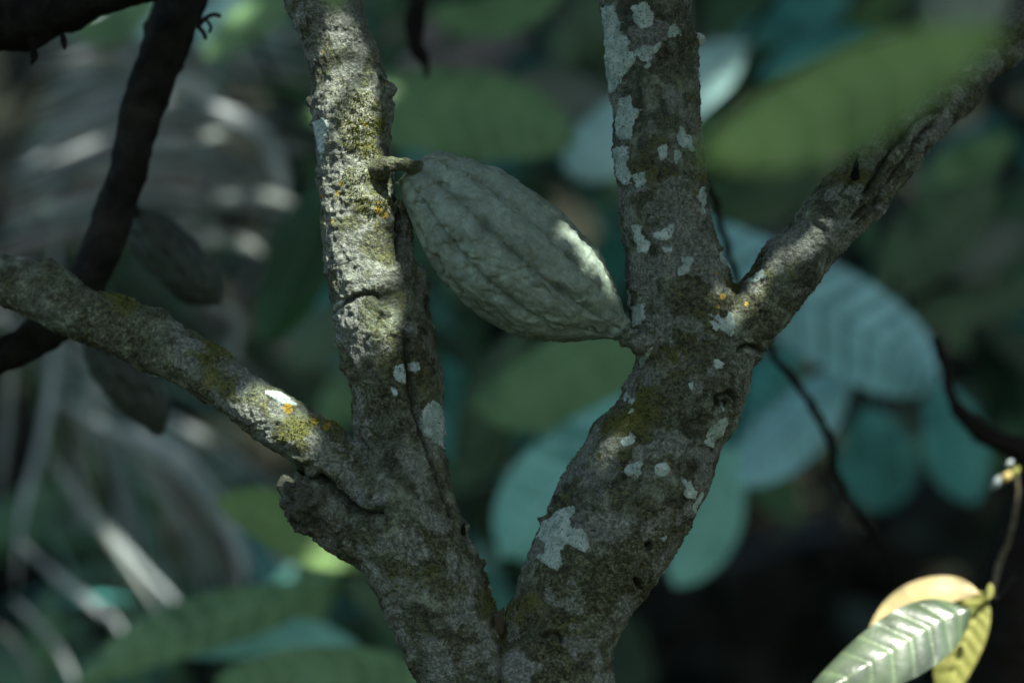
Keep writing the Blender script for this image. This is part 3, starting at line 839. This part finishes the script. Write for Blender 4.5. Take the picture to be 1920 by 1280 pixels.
M = {}
def LM(key, *a, **k):
    M[key] = leaf_material('leaf_' + key, *a, **k)
LM('green', (0.20, 0.37, 0.165), (0.16, 0.30, 0.135), vein=(0.27, 0.46, 0.23))
LM('dull', (0.12, 0.20, 0.11), (0.09, 0.15, 0.08))
LM('dark', (0.03, 0.10, 0.035), (0.025, 0.08, 0.03), trans=0.1)
LM('bright', (0.18, 0.31, 0.11), (0.15, 0.27, 0.09), trans=0.1)
LM('teal', (0.33, 0.80, 0.65), (0.27, 0.68, 0.54), rough=0.45)  # teal and blue leaves carry their sky reflection in the base colour
LM('paleteal', (0.55, 0.92, 0.86), (0.48, 0.84, 0.78), rough=0.4)
LM('blue', (0.42, 0.88, 0.90), (0.36, 0.78, 0.80), vein=(0.08, 0.30, 0.33), rough=0.3, spec=0.6)  # sky gloss in the colour; dark vein bands paint the ribs' light and dark
LM('dteal', (0.11, 0.42, 0.38), (0.07, 0.27, 0.24), rough=0.4)
LM('grey', (0.20, 0.25, 0.21), (0.16, 0.2, 0.16), rough=0.5)
LM('fgreen', (0.27, 0.43, 0.13), (0.21, 0.35, 0.11), vein=(0.36, 0.54, 0.19), trans=0.4)
LM('brown', (0.06, 0.045, 0.028), (0.03, 0.024, 0.016))
LM('fgrey', (0.36, 0.43, 0.34), (0.28, 0.34, 0.26), trans=0.4)
LM('dry', (0.40, 0.35, 0.335), (0.25, 0.22, 0.21), rough=0.6)
LM('palm', (0.46, 0.51, 0.47), (0.28, 0.32, 0.29), rough=0.45)
LM('palm_pale', (0.62, 0.69, 0.69), (0.52, 0.6, 0.6), rough=0.4)  # paler than palm to paint in the leaflets' sun highlights; also pale petals
LM('palm_green', (0.24, 0.42, 0.35), (0.13, 0.24, 0.20), rough=0.45)
LM('peach', (0.88, 0.66, 0.42), (0.80, 0.66, 0.26), vein=(0.65, 0.5, 0.2), rough=0.5, trans=0.35)
LM('yellow', (0.42, 0.42, 0.13), (0.28, 0.31, 0.08), rough=0.4, trans=0.4, spots=(0.10, 0.08, 0.02))
LM('gloss', (0.10, 0.14, 0.085), (0.07, 0.105, 0.06), vein=(0.16, 0.24, 0.10), rough=0.3, spec=1.0, trans=0.12)

def px_leaf(parent, pts, wl, wr, mat, d, dd=0.0, side_tilt=0.0, label=None, name='leaf', **k):
    """pts: px control points from base to tip; d depth at base, dd change of depth to the tip"""
    n = len(pts)
    cl = [P(x, y, d + dd * i / (n - 1)) for i, (x, y) in enumerate(pts)]
    # blade normal faces roughly the viewer and the light, rolled by side_tilt
    tn = Vector(cl[-1] - cl[0]).normalized()
    nr = Vector((0, -1, 0.42))
    nr = Matrix.Rotation(side_tilt, 3, tn) @ nr
    k1 = K * d
    V_, F_, ve = leaf_geo(cl, wl * k1 / max(.35, math.cos(side_tilt)), wr * k1 / max(.35, math.cos(side_tilt)), nr, seed=pts[0][0] % 7, **k)
    return mesh_np(name, V_, F_, M[mat], parent, attrs={'vein': ve}, label=label)

def twig(parent, pts, r, d, nm='twig'):
    V_, F_ = tube([P(x, y, dd) for (x, y, dd) in [(p + (d,))[:3] if len(p) == 2 else p for p in pts]], [r] * len(pts), 10, len(pts) * 8)
    return mesh_np(nm, V_, F_, M_twig, parent)

def leafy(label, leaves, tw, cat='leafy branch', r=0.003, nm='leafy_branch', group='leafy branches behind the tree'):
    """leaves: list of dicts for px_leaf; tw: px points with depth of the twig they hang on"""
    root = empty(nm, P(*tw[0]), label, cat, group)
    twig(root, tw, r, tw[0][2])
    for lf in leaves:
        lf = dict(lf)
        px_leaf(root, lf.pop('pts'), lf.pop('wl'), lf.pop('wr'), lf.pop('m'), lf.pop('d'), **lf)
        p0 = None
    return root

# behind, right
leafy("large pale blue ribbed leaf on its twig behind the slanting right limb",
      [dict(pts=[(1285,400),(1400,500),(1560,590),(1690,670),(1762,725)], wl=95, wr=95, m='blue', d=2.85, dd=0.05, side_tilt=0.15, quilt=0.12, nvein=13, veinw=0.75, kind='round', nu=90)],
      [(1180,250,2.9),(1240,340,2.88),(1290,402,2.85)])
leafy("pale cyan leaf passing behind the upright grey limb",
      [dict(pts=[(1400,70),(1330,130),(1200,225),(1110,285),(1055,318)], wl=74, wr=74, m='paleteal', d=3.1, dd=0.05, kind='round', quilt=0.03)],
      [(1560,-160,3.2),(1480,-40,3.15),(1398,72,3.1)])
leafy("broad green leaf behind the pod with a grey teal leaf at its end",
      [dict(pts=[(560,215),(700,200),(860,205),(980,225),(1085,265)], wl=95, wr=95, m='green', d=2.95, dd=0.05, kind='round', quilt=0.10, nvein=9, veinw=0.5),
       dict(pts=[(960,150),(1040,160),(1120,205),(1185,260)], wl=50, wr=45, m='grey', d=3.2, kind='round')],
      [(470,60,3.0),(520,160,2.98),(560,214,2.95)])
leafy("dark green drooping leaf left of the sunlit upright limb",
      [dict(pts=[(640,300),(590,420),(545,530),(490,650)], wl=66, wr=66, m='dark', d=2.75, kind='round')],
      [(700,100,2.8),(668,220,2.78),(640,302,2.75)])
leafy("cluster of mid green leaves below the pod",
      [dict(pts=[(1230,600),(1130,660),(1020,720),(880,760)], wl=100, wr=80, m='green', d=2.9, kind='round', quilt=0.05),
       dict(pts=[(980,620),(930,720),(900,820),(868,920)], wl=62, wr=55, m='dull', d=3.0, kind='round')],
      [(1300,480,2.95),(1260,560,2.92),(1230,602,2.9)])
leafy("large teal leaf sloping down between the two lower limbs",
      [dict(pts=[(1290,720),(1180,800),(1060,900),(985,980),(935,1045)], wl=105, wr=95, m='teal', d=2.8, dd=0.05, kind='round', quilt=0.07, veinw=0.3)],
      [(1400,600,2.9),(1340,670,2.85),(1290,722,2.8)])
leafy("teal leaf low beside the right trunk",
      [dict(pts=[(1370,830),(1340,920),(1310,1010),(1265,1100)], wl=68, wr=66, m='teal', d=3.0, kind='round')],
      [(1400,640,3.0),(1390,760,3.0),(1370,832,3.0)])
leafy("blue leaf and dark ribbed leaf under the large pale blue leaf",
      [dict(pts=[(1590,690),(1530,760),(1450,840),(1365,905)], wl=62, wr=66, m='blue', d=3.0, kind='round', quilt=0.03),
       dict(pts=[(1500,640),(1440,720),(1380,790),(1300,860)], wl=55, wr=60, m='dteal', d=3.15, kind='round', quilt=0.14, veinw=0.6)],
      [(1680,520,3.1),(1640,620,3.05),(1590,692,3.0)])
leafy("two dark teal leaves hanging at lower right",
      [dict(pts=[(1630,760),(1640,830),(1650,900),(1660,960)], wl=80, wr=75, m='dteal', d=3.3, kind='round', quilt=0.06),
       dict(pts=[(1750,710),(1780,790),(1800,870),(1830,945)], wl=66, wr=60, m='dteal', d=3.2, kind='round', quilt=0.16, veinw=0.6)],
      [(1700,560,3.3),(1670,680,3.3),(1632,762,3.3)])
leafy("dim green leaves beyond the slanting right limb",
      [dict(pts=[(1900,250),(1840,290),(1780,330),(1720,420)], wl=50, wr=45, m='green', d=3.3, kind='round'),
       dict(pts=[(1860,340),(1790,400),(1720,470),(1650,560)], wl=75, wr=70, m='dull', d=3.2, kind='round', quilt=0.08),
       dict(pts=[(1960,420),(1880,450),(1820,480),(1750,500)], wl=50, wr=50, m='grey', d=3.7, kind='round'),
       dict(pts=[(1960,540),(1880,560),(1780,580),(1700,600)], wl=42, wr=40, m='dull', d=3.5, kind='round')],
      [(2050,100,3.3),(1990,180,3.3),(1900,250,3.3)])
leafy("dull green leaf between the upright limb and the slanting limb",
      [dict(pts=[(1560,300),(1490,330),(1420,370),(1330,430)], wl=60, wr=60, m='dull', d=3.3, kind='round'),
       dict(pts=[(1640,600),(1560,640),(1470,650),(1400,640)], wl=40, wr=40, m='grey', d=3.6, kind='round')],
      [(1700,240,3.3),(1630,270,3.3),(1560,300,3.3)])
leafy("dark teal leaves at the top right",
      [dict(pts=[(1600,-60),(1540,0),(1470,40),(1380,60)], wl=55, wr=50, m='dteal', d=3.6, kind='round'),
       dict(pts=[(1640,60),(1570,80),(1500,110),(1420,150)], wl=40, wr=40, m='dteal', d=3.5, kind='round'),
       dict(pts=[(1180,-40),(1120,20),(1080,70),(1040,140)], wl=46, wr=46, m='dull', d=3.4, kind='round')],
      [(1720,-200,3.6),(1660,-120,3.6),(1600,-60,3.6)])
leafy("green and dry pinkish leaves at the top centre",
      [dict(pts=[(1060,-30),(980,10),(900,30),(800,20)], wl=50, wr=46, m='green', d=3.1, kind='round'),
       dict(pts=[(1000,70),(930,90),(850,110),(740,120)], wl=34, wr=34, m='dry', d=3.5, kind='round'),
       dict(pts=[(960,150),(880,80),(800,60),(700,60)], wl=30, wr=30, m='dry', d=3.8, kind='round'),
       dict(pts=[(860,140),(800,160),(730,180),(660,200)], wl=26, wr=26, m='dry', d=3.8, kind='round')],
      [(1180,-180,3.2),(1120,-100,3.15),(1060,-30,3.1)])
leafy("green and cyan leaves at the top left between the dark branches",
      [dict(pts=[(560,-20),(500,20),(440,60),(380,110)], wl=42, wr=42, m='green', d=3.0, kind='round'),
       dict(pts=[(470,-60),(430,0),(400,40),(370,90)], wl=34, wr=34, m='paleteal', d=3.2, kind='round'),
       dict(pts=[(300,-30),(250,20),(200,50),(130,60)], wl=40, wr=40, m='green', d=3.1, kind='round'),
       dict(pts=[(330,-40),(300,20),(280,50),(262,80)], wl=26, wr=26, m='paleteal', d=3.2, kind='round')],
      [(640,-160,3.1),(600,-80,3.05),(560,-20,3.0)])
leafy("yellow green leaf below the broken stub",
      [dict(pts=[(720,1060),(620,1020),(520,970),(405,935)], wl=60, wr=62, m='bright', d=2.6, kind='round')],
      [(820,1200,2.6),(770,1120,2.6),(720,1060,2.6)])
leafy("long green leaf low at the left",
      [dict(pts=[(640,1080),(520,1130),(400,1160),(270,1205),(130,1290)], wl=56, wr=56, m='green', d=2.7, kind='round', quilt=0.10, veinw=0.5)],
      [(760,1060,2.7),(700,1066,2.7),(640,1080,2.7)])
leafy("large green leaf with a pale teal leaf above it along the bottom edge",
      [dict(pts=[(840,1300),(720,1270),(560,1265),(400,1275)], wl=75, wr=60, m='green', d=2.55, kind='round', quilt=0.10, veinw=0.5),
       dict(pts=[(700,1240),(600,1200),(480,1200),(335,1225)], wl=34, wr=40, m='teal', d=2.75, kind='round')],
      [(960,1400,2.6),(900,1340,2.58),(840,1300,2.55)])
leafy("dim leaves between the low left branch and the upright limb",
      [dict(pts=[(700,560),(640,600),(590,640),(540,700)], wl=50, wr=50, m='dull', d=3.2, kind='round'),
       dict(pts=[(620,500),(590,540),(560,600),(540,640)], wl=34, wr=34, m='dteal', d=3.3, kind='round'),
       dict(pts=[(720,640),(680,700),(640,750),(600,800)], wl=50, wr=46, m='green', d=3.3, kind='round'),
       dict(pts=[(640,1080),(700,1120),(760,1160),(800,1180)], wl=34, wr=34, m='dull', d=3.1, kind='round')],
      [(800,400,3.2),(750,480,3.2),(700,560,3.2)])

# near the lens
leafy("large out of focus green leaf hanging in front of the slanting right limb",
      [dict(pts=[(1890,50),(1740,110),(1600,175),(1460,240),(1305,292)], wl=100, wr=98, m='fgreen', d=1.14, dd=0.02, kind='round', quilt=0.16, nvein=7, veinw=0.5)],
      [(2010,-250,1.14),(1960,-100,1.14),(1890,50,1.14)], nm='leafy_branch', group='leaves close to the lens', r=0.0022)
leafy("grey green out of focus leaf in the top right corner",
      [dict(pts=[(1850,-230),(1830,-100),(1800,20),(1765,115)], wl=85, wr=80, m='fgrey', d=1.25, kind='round')],
      [(1990,-400,1.25),(1910,-320,1.25),(1850,-230,1.25)], group='leaves close to the lens', r=0.002)
leafy("green leaf tip dipping in at the top of the sunlit upright limb",
      [dict(pts=[(560,-230),(600,-130),(625,-50),(628,26)], wl=46, wr=46, m='fgreen', d=1.4)],
      [(480,-420,1.4),(520,-320,1.4),(560,-230,1.4)], group='leaves close to the lens', r=0.002)

# sunlit leaves bottom right
GL_TILT = 0.03
sun_root = leafy("sunlit spray with glossy green and yellow peach leaves at the bottom right corner",
      [dict(pts=[(1838,1112),(1790,1108),(1725,1128),(1670,1172),(1625,1250)], wl=24, wr=42, m='peach', d=2.12, dd=0.0, kind='round', quilt=0.01, label='peach and yellow leaf lit from above'),
       dict(pts=[(1846,1108),(1828,1160),(1800,1230),(1770,1320)], wl=34, wr=52, m='yellow', d=2.13, kind='round', quilt=0.08, nvein=9, label='yellow green leaf hanging down'),
       dict(pts=[(1824,1140),(1765,1162),(1690,1208),(1600,1262),(1480,1340)], wl=64, wr=64, m='gloss', d=2.05, kind='cacao', quilt=0.075, nvein=9, nu=110, fold=0.22, side_tilt=GL_TILT, dd=-0.055, label='glossy ribbed green leaf with white sun glare'),
       dict(pts=[(1852,1125),(1856,1112),(1857,1100),(1856,1092)], wl=7, wr=7, m='yellow', d=2.1)],
      [(1900,1080,2.2),(1870,1118,2.14),(1846,1112,2.12)], group='sunlit leaves at the lower right', r=0.0022)

bud = empty('flower_bud', P(1905, 890, 2.2), "small pink and white bud on a thin stem at the right edge", 'bud')
for (x, y, a_, b_, mt) in ((1868, 905, 13, 22, 'palm_pale'), (1888, 893, 20, 14, 'peach'), (1903, 885, 12, 16, 'yellow'), (1893, 868, 9, 9, 'palm_pale')):
    V_, F_ = tube([P(x - a_ * .5, y + b_ * .5, 2.2), P(x, y, 2.19), P(x + a_ * .5, y - b_ * .5, 2.2)], [min(a_, b_) * .3 * K * 2.2, min(a_, b_) * .6 * K * 2.2, min(a_, b_) * .3 * K * 2.2], 12, 20)
    mesh_np('petal', V_, F_, M[mt], bud, attrs={'vein': np.zeros(len(V_))})
V_, F_ = tube([P(1905, 885, 2.2), P(1908, 930, 2.2), P(1892, 1010, 2.2), P(1872, 1060, 2.2), P(1862,1110,2.18)], [0.0016, 0.0017, 0.0022, 0.0026, 0.002], 10, 40)
mesh_np('stem', V_, F_, M_stalk, bud)

scrap = empty('leaf_scrap', P(946, 1180, F - 0.03), "small curled brown leaf scrap caught in the fork between the two trunks", 'leaf scrap')
px_leaf(scrap, [(940,1188),(938,1165),(945,1135)], 9, 7, 'brown', F - 0.028, name='blade', nu=24)

# ------------------------------------------------------------------ palm fronds at left
def leaflet(parent, pts, w_, mat, d, dd=0.0, tilt=0.4):
    n = len(pts)
    cl = [P(x, y, d + dd * i / (n - 1)) for i, (x, y) in enumerate(pts)]
    tn = (cl[-1] - cl[0]).normalized()
    nr = Matrix.Rotation(tilt, 3, tn) @ Vector((0, -0.9, 0.5))
    V_, F_, ve = leaf_geo(cl, w_ * K * d / 2, w_ * K * d / 2, nr, nu=30, nv_=4, fold=0.5, quilt=0, nvein=3, kind='strip', wav=0.02)
    ve[:] = 0
    return mesh_np('leaflet', V_, F_, M[mat], parent, attrs={'vein': ve})

rp = random.Random(4)
fr1 = empty('palm_frond', P(-60, 420, 3.7), "grey weathered palm frond with near level leaflets at the upper left", 'palm frond', 'palm fronds at the left')
V_, F_ = tube([P(-200,700,3.8), P(-40,420,3.75), P(60,180,3.7), P(150,-120,3.7)], [0.012,0.010,0.008,0.006], 12, 40); mesh_np('rachis', V_, F_, M_stalk, fr1)
for i in range(52):
    t = i / 51
    x0 = -40 + t * 160 + rp.uniform(-10, 10); y0 = 520 - t * 560
    ln = rp.uniform(420, 660); an = rp.uniform(-0.35, -0.05) if t < .6 else rp.uniform(-.2, .15)
    mt = rp.choice(['palm', 'palm', 'dull', 'dry', 'palm_green', 'palm_pale', 'dry'])
    x1 = x0 + ln * .5; y1 = y0 + ln * .5 * an - 30; x2 = x0 + ln; y2 = y0 + ln * an * .7 + rp.uniform(-5, 60)
    leaflet(fr1, [(x0, y0), (x1, y1), (x2, y2)], rp.uniform(13, 26), mt, 3.3 + rp.uniform(-.15, .2), 0.1, rp.uniform(-.3, .9))
for pts, w_, mt in (([(250,170),(330,150),(400,185),(445,262)], 52, 'palm_pale'), ([(380,190),(470,230),(515,300),(535,385)], 54, 'palm_pale'), ([(300,470),(400,445),(460,455),(500,480)], 42, 'palm'),
                    ([(300,300),(400,250),(500,250),(600,300)], 26, 'palm'), ([(330,380),(420,370),(500,365),(600,400)], 30, 'palm'), ([(420,60),(415,110),(400,160),(390,200)], 40, 'palm_green')):
    leaflet(fr1, pts, w_ * .6, mt, 3.2, 0.05, 0.2)
fr2 = empty('palm_frond', P(80, 640, 3.6), "drooping palm frond with long pale arching leaflets at the lower left", 'palm frond', 'palm fronds at the left')
V_, F_ = tube([P(-220,420,3.6), P(-60,560,3.6), P(60,690,3.6), P(150,800,3.6)], [0.012,0.010,0.008,0.004], 12, 40); mesh_np('rachis', V_, F_, M_stalk, fr2)
for pts, w_, mt in (([(108,400),(100,520),(100,680),(75,830),(40,960),(28,1100)], 30, 'palm_pale'), ([(90,740),(200,800),(330,850),(410,950),(448,1040),(455,1115)], 44, 'palm_pale'),
                    ([(90,850),(160,950),(240,1040),(340,1140)], 36, 'palm_pale'), ([(100,880),(170,960),(240,1060),(300,1150)], 24, 'palm'), ([(30,1010),(110,1080),(200,1150),(240,1200)], 26, 'palm_pale'),
                    ([(20,1120),(80,1180),(120,1240),(160,1330)], 22, 'palm_pale'), ([(-20,1160),(20,1200),(60,1260),(80,1330)], 22, 'palm'), ([(40,560),(20,700),(10,820),(-10,950)], 24, 'palm'),
                    ([(150,690),(260,700),(380,760),(460,860)], 26, 'palm_green'), ([(120,600),(180,660),(170,760),(160,860)], 30, 'palm'), ([(380,560),(440,590),(440,640),(420,700)], 40, 'palm'),
                    ([(130,780),(250,860),(330,960),(400,1080)], 24, 'palm'), ([(60,900),(100,1000),(140,1100),(160,1200)], 20, 'palm_green')):
    leaflet(fr2, pts, w_ * .62, mt, 3.15 + rp.uniform(-.1, .1), 0.05, rp.uniform(-.1, .5))
for i in range(56):
    t = rp.random()
    x0 = -60 + t * 260 + rp.uniform(-10, 10); y0 = 560 + t * 260
    ln = rp.uniform(300, 560); an = rp.uniform(0.35, 1.35)
    x1 = x0 + ln * .5 * math.cos(an * .8); y1 = y0 + ln * .5 * math.sin(an * .8); x2 = x0 + ln * math.cos(an); y2 = y0 + ln * math.sin(an) + 40
    leaflet(fr2, [(x0, y0), (x1, y1), (x2, y2)], rp.uniform(11, 20), rp.choice(['palm', 'palm_green', 'dry', 'dull', 'palm_pale']), 3.35 + rp.uniform(-.1, .3), 0.1, rp.uniform(-.3, .9))
fr3 = empty('palm_frond', P(300, 640, 4.1), "dim grey frond behind the two blurred pods", 'palm frond', 'palm fronds at the left')
V_, F_ = tube([P(-100,260,4.2), P(200,480,4.2), P(420,640,4.2), P(640,800,4.2)], [0.012,0.010,0.008,0.004], 12, 40); mesh_np('rachis', V_, F_, M_stalk, fr3)
for i in range(50):
    t = rp.random(); x0 = -60 + 640 * t; y0 = 300 + 480 * t
    ln = rp.uniform(200, 420); up = rp.choice((-1, 1)); an = rp.uniform(.2, 1.0) if up > 0 else rp.uniform(-.9, -.2)
    x2 = x0 + ln * math.cos(an); y2 = y0 + ln * math.sin(an)
    leaflet(fr3, [(x0, y0), ((x0 + x2) / 2, (y0 + y2) / 2 - 15), (x2, y2 + 20)], rp.uniform(14, 26), rp.choice(['palm', 'palm_green', 'dry', 'dull', 'dull']), 3.9 + rp.uniform(-.1, .1), 0.05, rp.uniform(-.4, .9))

# ------------------------------------------------------------------ far undergrowth (stuff)
def leaf_cloud(name, centres, sizes, mat_list, label, droop=0.5, seed=1, up=0.5, kind='stuff', keepf=None):
    rg = np.random.default_rng(seed)
    nu = 7; tt = np.linspace(0, 1, nu)
    pr = np.sqrt(np.clip(1 - (2 * tt - 1) ** 2, 0, 1)) ** .9
    pr[0] = pr[-1] = 0.03
    n = len(centres)
    yaw = rg.uniform(0, 2 * np.pi, n); el = rg.normal(-droop, 0.5, n)
    A = np.stack([np.cos(yaw) * np.cos(el), np.sin(yaw) * np.cos(el), np.sin(el)], -1)
    Nn = np.stack([rg.normal(0, .5, n), rg.normal(-.3, .5, n), np.full(n, 1.0) * up + rg.normal(0, .3, n)], -1)
    Nn -= (Nn * A).sum(1)[:, None] * A; Nn /= np.linalg.norm(Nn, axis=1)[:, None]
    S = np.cross(A, Nn)
    L = sizes; Wd = L * rg.uniform(.16, .24, n)
    if keepf is not None:
        kp = keepf(centres, A, S, Nn, L, Wd)
        centres, A, S, Nn, L, Wd = centres[kp], A[kp], S[kp], Nn[kp], L[kp], Wd[kp]
        n = len(centres)
    V_ = np.empty((n, nu, 3, 3))
    for k in range(nu):
        c = centres + A * ((tt[k] - .5) * L)[:, None] + np.array([0, 0, -1]) * ((tt[k] - .3) ** 2 * L * .4)[:, None]
        o = S * (Wd * pr[k])[:, None]
        V_[:, k, 0] = c - o - Nn * (Wd * pr[k] * .25)[:, None]; V_[:, k, 1] = c; V_[:, k, 2] = c + o - Nn * (Wd * pr[k] * .25)[:, None]
    base = (np.arange(n) * nu * 3)[:, None]
    fl_ = []
    for k in range(nu - 1):
        for s in range(2):
            a = k * 3 + s
            fl_.append([a, a + 1, a + 4, a + 3])
    Fc = (base[:, :, None] + np.array(fl_)[None]).reshape(-1, 4)
    me_faces = Fc
    o = mesh_np(name, V_.reshape(-1, 3), me_faces, M[mat_list[0]], attrs={'vein': np.zeros(n * nu * 3)})
    for mt in mat_list[1:]: o.data.materials.append(M[mt])
    mi = np.repeat(rg.integers(0, len(mat_list), n), len(fl_)).astype(np.int32)
    o.data.polygons.foreach_set('material_index', mi)
    tag(o, label, name.replace('_', ' '), kind=kind)
    return o, A, S, Nn, L, Wd

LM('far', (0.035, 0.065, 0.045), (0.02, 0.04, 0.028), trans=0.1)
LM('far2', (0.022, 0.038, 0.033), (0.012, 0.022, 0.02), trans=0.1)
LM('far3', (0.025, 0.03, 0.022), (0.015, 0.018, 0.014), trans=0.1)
rg = np.random.default_rng(21)
n = 2600
cx = rg.uniform(-3.2, 3.2, n); cy = rg.uniform(4.9, 7.5, n); cz = rg.uniform(0.1, 4.2, n)
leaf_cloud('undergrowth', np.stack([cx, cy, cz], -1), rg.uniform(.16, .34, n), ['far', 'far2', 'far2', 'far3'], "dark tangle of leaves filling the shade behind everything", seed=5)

# ------------------------------------------------------------------ overhead canopy: unseen leaves placed to block the sun, gaps cut for chosen patches
LM('added_canopy', (0.07, 0.13, 0.045), (0.05, 0.09, 0.03), trans=0.12)
S0 = np.array(SUN_FROM)
TGB = []; TG = []   # (point, radius)
def tgt(x, y, r, d=F - 0.03): TG.append((np.array(P(x, y, d)), r * K * d))
for t_ in [(630,60,40),(645,120,46),(655,185,50),(665,260,50),(660,335,50),(670,400,50),(690,470,46),(700,525,42),(725,590,8),(738,300,5),
           (1040,376,2),(1078,412,4),(1115,458,3),(1147,523,2),
           (240,550,6),(400,636,5),(450,672,6),(500,703,7),(550,737,7),(592,764,5),
           (1343,552,4),(1398,528,8),(1432,482,9),(1468,438,10),(1512,388,9),(1560,335,7),(1148,824,1.5),(1320,300,3)]: tgt(*t_)
for t_ in [(1760,1120,90,2.12),(1700,1180,90,2.04),(1640,1230,90,2.02),(1780,1170,80,2.05),(1820,1170,60,2.12),(1580,1270,80,2.02),(1690,1110,60,2.12),(1800,1230,60,2.12),(1880,890,26,2.2),
           (410,200,16,3.2),(505,320,18,3.2),(100,430,24,3.5),(70,850,20,3.15),(395,930,26,3.15),(447,1030,24,3.15),(300,1110,26,3.15),(220,1020,20,3.15),
           (1340,120,10,3.1)]: tgt(*t_)

def added_canopy(n, xr, yr, zr, size, seed, name, label, expand=1.0):
    rg = np.random.default_rng(seed)
    c = np.stack([rg.uniform(*xr, n), rg.uniform(*yr, n), rg.uniform(*zr, n)], -1)
    L = rg.uniform(*size, n)
    def keepf(c, A, S, Nn, L, Wd):
        # a leaf stays unless it stands in one of the sun shafts
        keep = np.ones(len(c), bool)
        den = Nn @ S0
        den = np.where(np.abs(den) < 0.05, 0.05, den)
        for p, r in TG:
            t = ((c - p) * Nn).sum(1) / den
            q = p + t[:, None] * S0 - c
            hit = ((np.abs((q * A).sum(1)) / (L / 2 + r)) ** 2 + (np.abs((q * S).sum(1)) / (Wd + r)) ** 2) < 1
            keep &= ~(hit & (t > 0))
        return keep
    return leaf_cloud(name, c, L, ['added_canopy'], label, droop=0.25, seed=seed + 1, up=1.2, keepf=keepf)

# (centre of each layer is set along the sun direction above what it shades)
c1 = np.array([0, F, CAM_Z]) + S0 * 1.45
added_canopy(15000, (c1[0] - .62, c1[0] + .62), (c1[1] - .42, c1[1] + .42), (c1[2] - .22, c1[2] + .22), (0.035, 0.085), 51, 'added_canopy_foliage', "added unseen cluster of small leaves overhead shading the forked limbs")
added_canopy(4500, (0.02, 0.75), (.6, 1.2), (2.05, 2.35), (0.05, 0.1), 55, 'added_canopy_foliage', "added unseen small leaf cluster overhead shading the leaves close to the lens")
added_canopy(11000, (-1.7, 3.0), (0.4, 5.0), (3.5, 4.6), (0.12, 0.28), 41, 'added_canopy_foliage', "added unseen higher layer of broad leaves overhead shading the background")

# leaves between the near branches and the far tangle
LM('mid1', (0.16, 0.32, 0.17), (0.10, 0.20, 0.11)); LM('mid2', (0.16, 0.46, 0.40), (0.10, 0.3, 0.26)); LM('mid3', (0.06, 0.11, 0.07), (0.04, 0.08, 0.05))
rg = np.random.default_rng(77)
n = 950
c = np.stack([rg.uniform(-.9, 1.3, n), rg.uniform(3.7, 4.8, n), rg.uniform(.4, 2.6, n)], -1)
qx = 960 + c[:, 0] / (K * c[:, 1]); qy = 640 - (c[:, 2] - CAM_Z) / (K * c[:, 1])
ok = ~((qx > 1150) & (qy > 930)) & ~((qx > 1500) & (qy > 800)) & ~((qx < 560) & (qy < 950))
c = c[ok]
leaf_cloud('undergrowth', c, rg.uniform(.13, .26, len(c)), ['mid1', 'mid1', 'mid2', 'mid3'], "loose green and teal leaves in the middle distance", seed=78)
rg = np.random.default_rng(90)
n = 230
c = np.stack([rg.uniform(-.62, .68, n), rg.uniform(3.25, 3.8, n), rg.uniform(.9, 2.05, n)], -1)
qx = 960 + c[:, 0] / (K * c[:, 1]); qy = 640 - (c[:, 2] - CAM_Z) / (K * c[:, 1])
ok = ~((qx > 1120) & (qy > 960)) & ~((qx > 1560) & (qy > 880)) & ~((qx < 540) & (qy < 1000))
c = c[ok]
leaf_cloud('undergrowth', c, rg.uniform(.07, .15, len(c)), ['mid1', 'dteal', 'green', 'mid3', 'dull'], "small leaves of mixed greens scattered between the large background leaves", seed=91)
# leaf ring added outside the view to hold back low sky light
n = 5200
th = rg.uniform(0, 2 * np.pi, n); rr = rg.uniform(6.5, 9.5, n)
c = np.stack([rr * np.cos(th), 1.5 + rr * np.sin(th), rg.uniform(0, 5.2, n)], -1)
c = c[~((c[:, 1] > 5) & (np.abs(c[:, 0]) < 2))]
leaf_cloud('undergrowth', c, rg.uniform(.35, .8, len(c)), ['far', 'mid3', 'mid1'], "added unseen wall of leaves holding back low sky light", seed=79)

# purge helper props
for o in bpy.data.objects:
    if '_o' in o: del o['_o']
print('objects', len(bpy.data.objects))
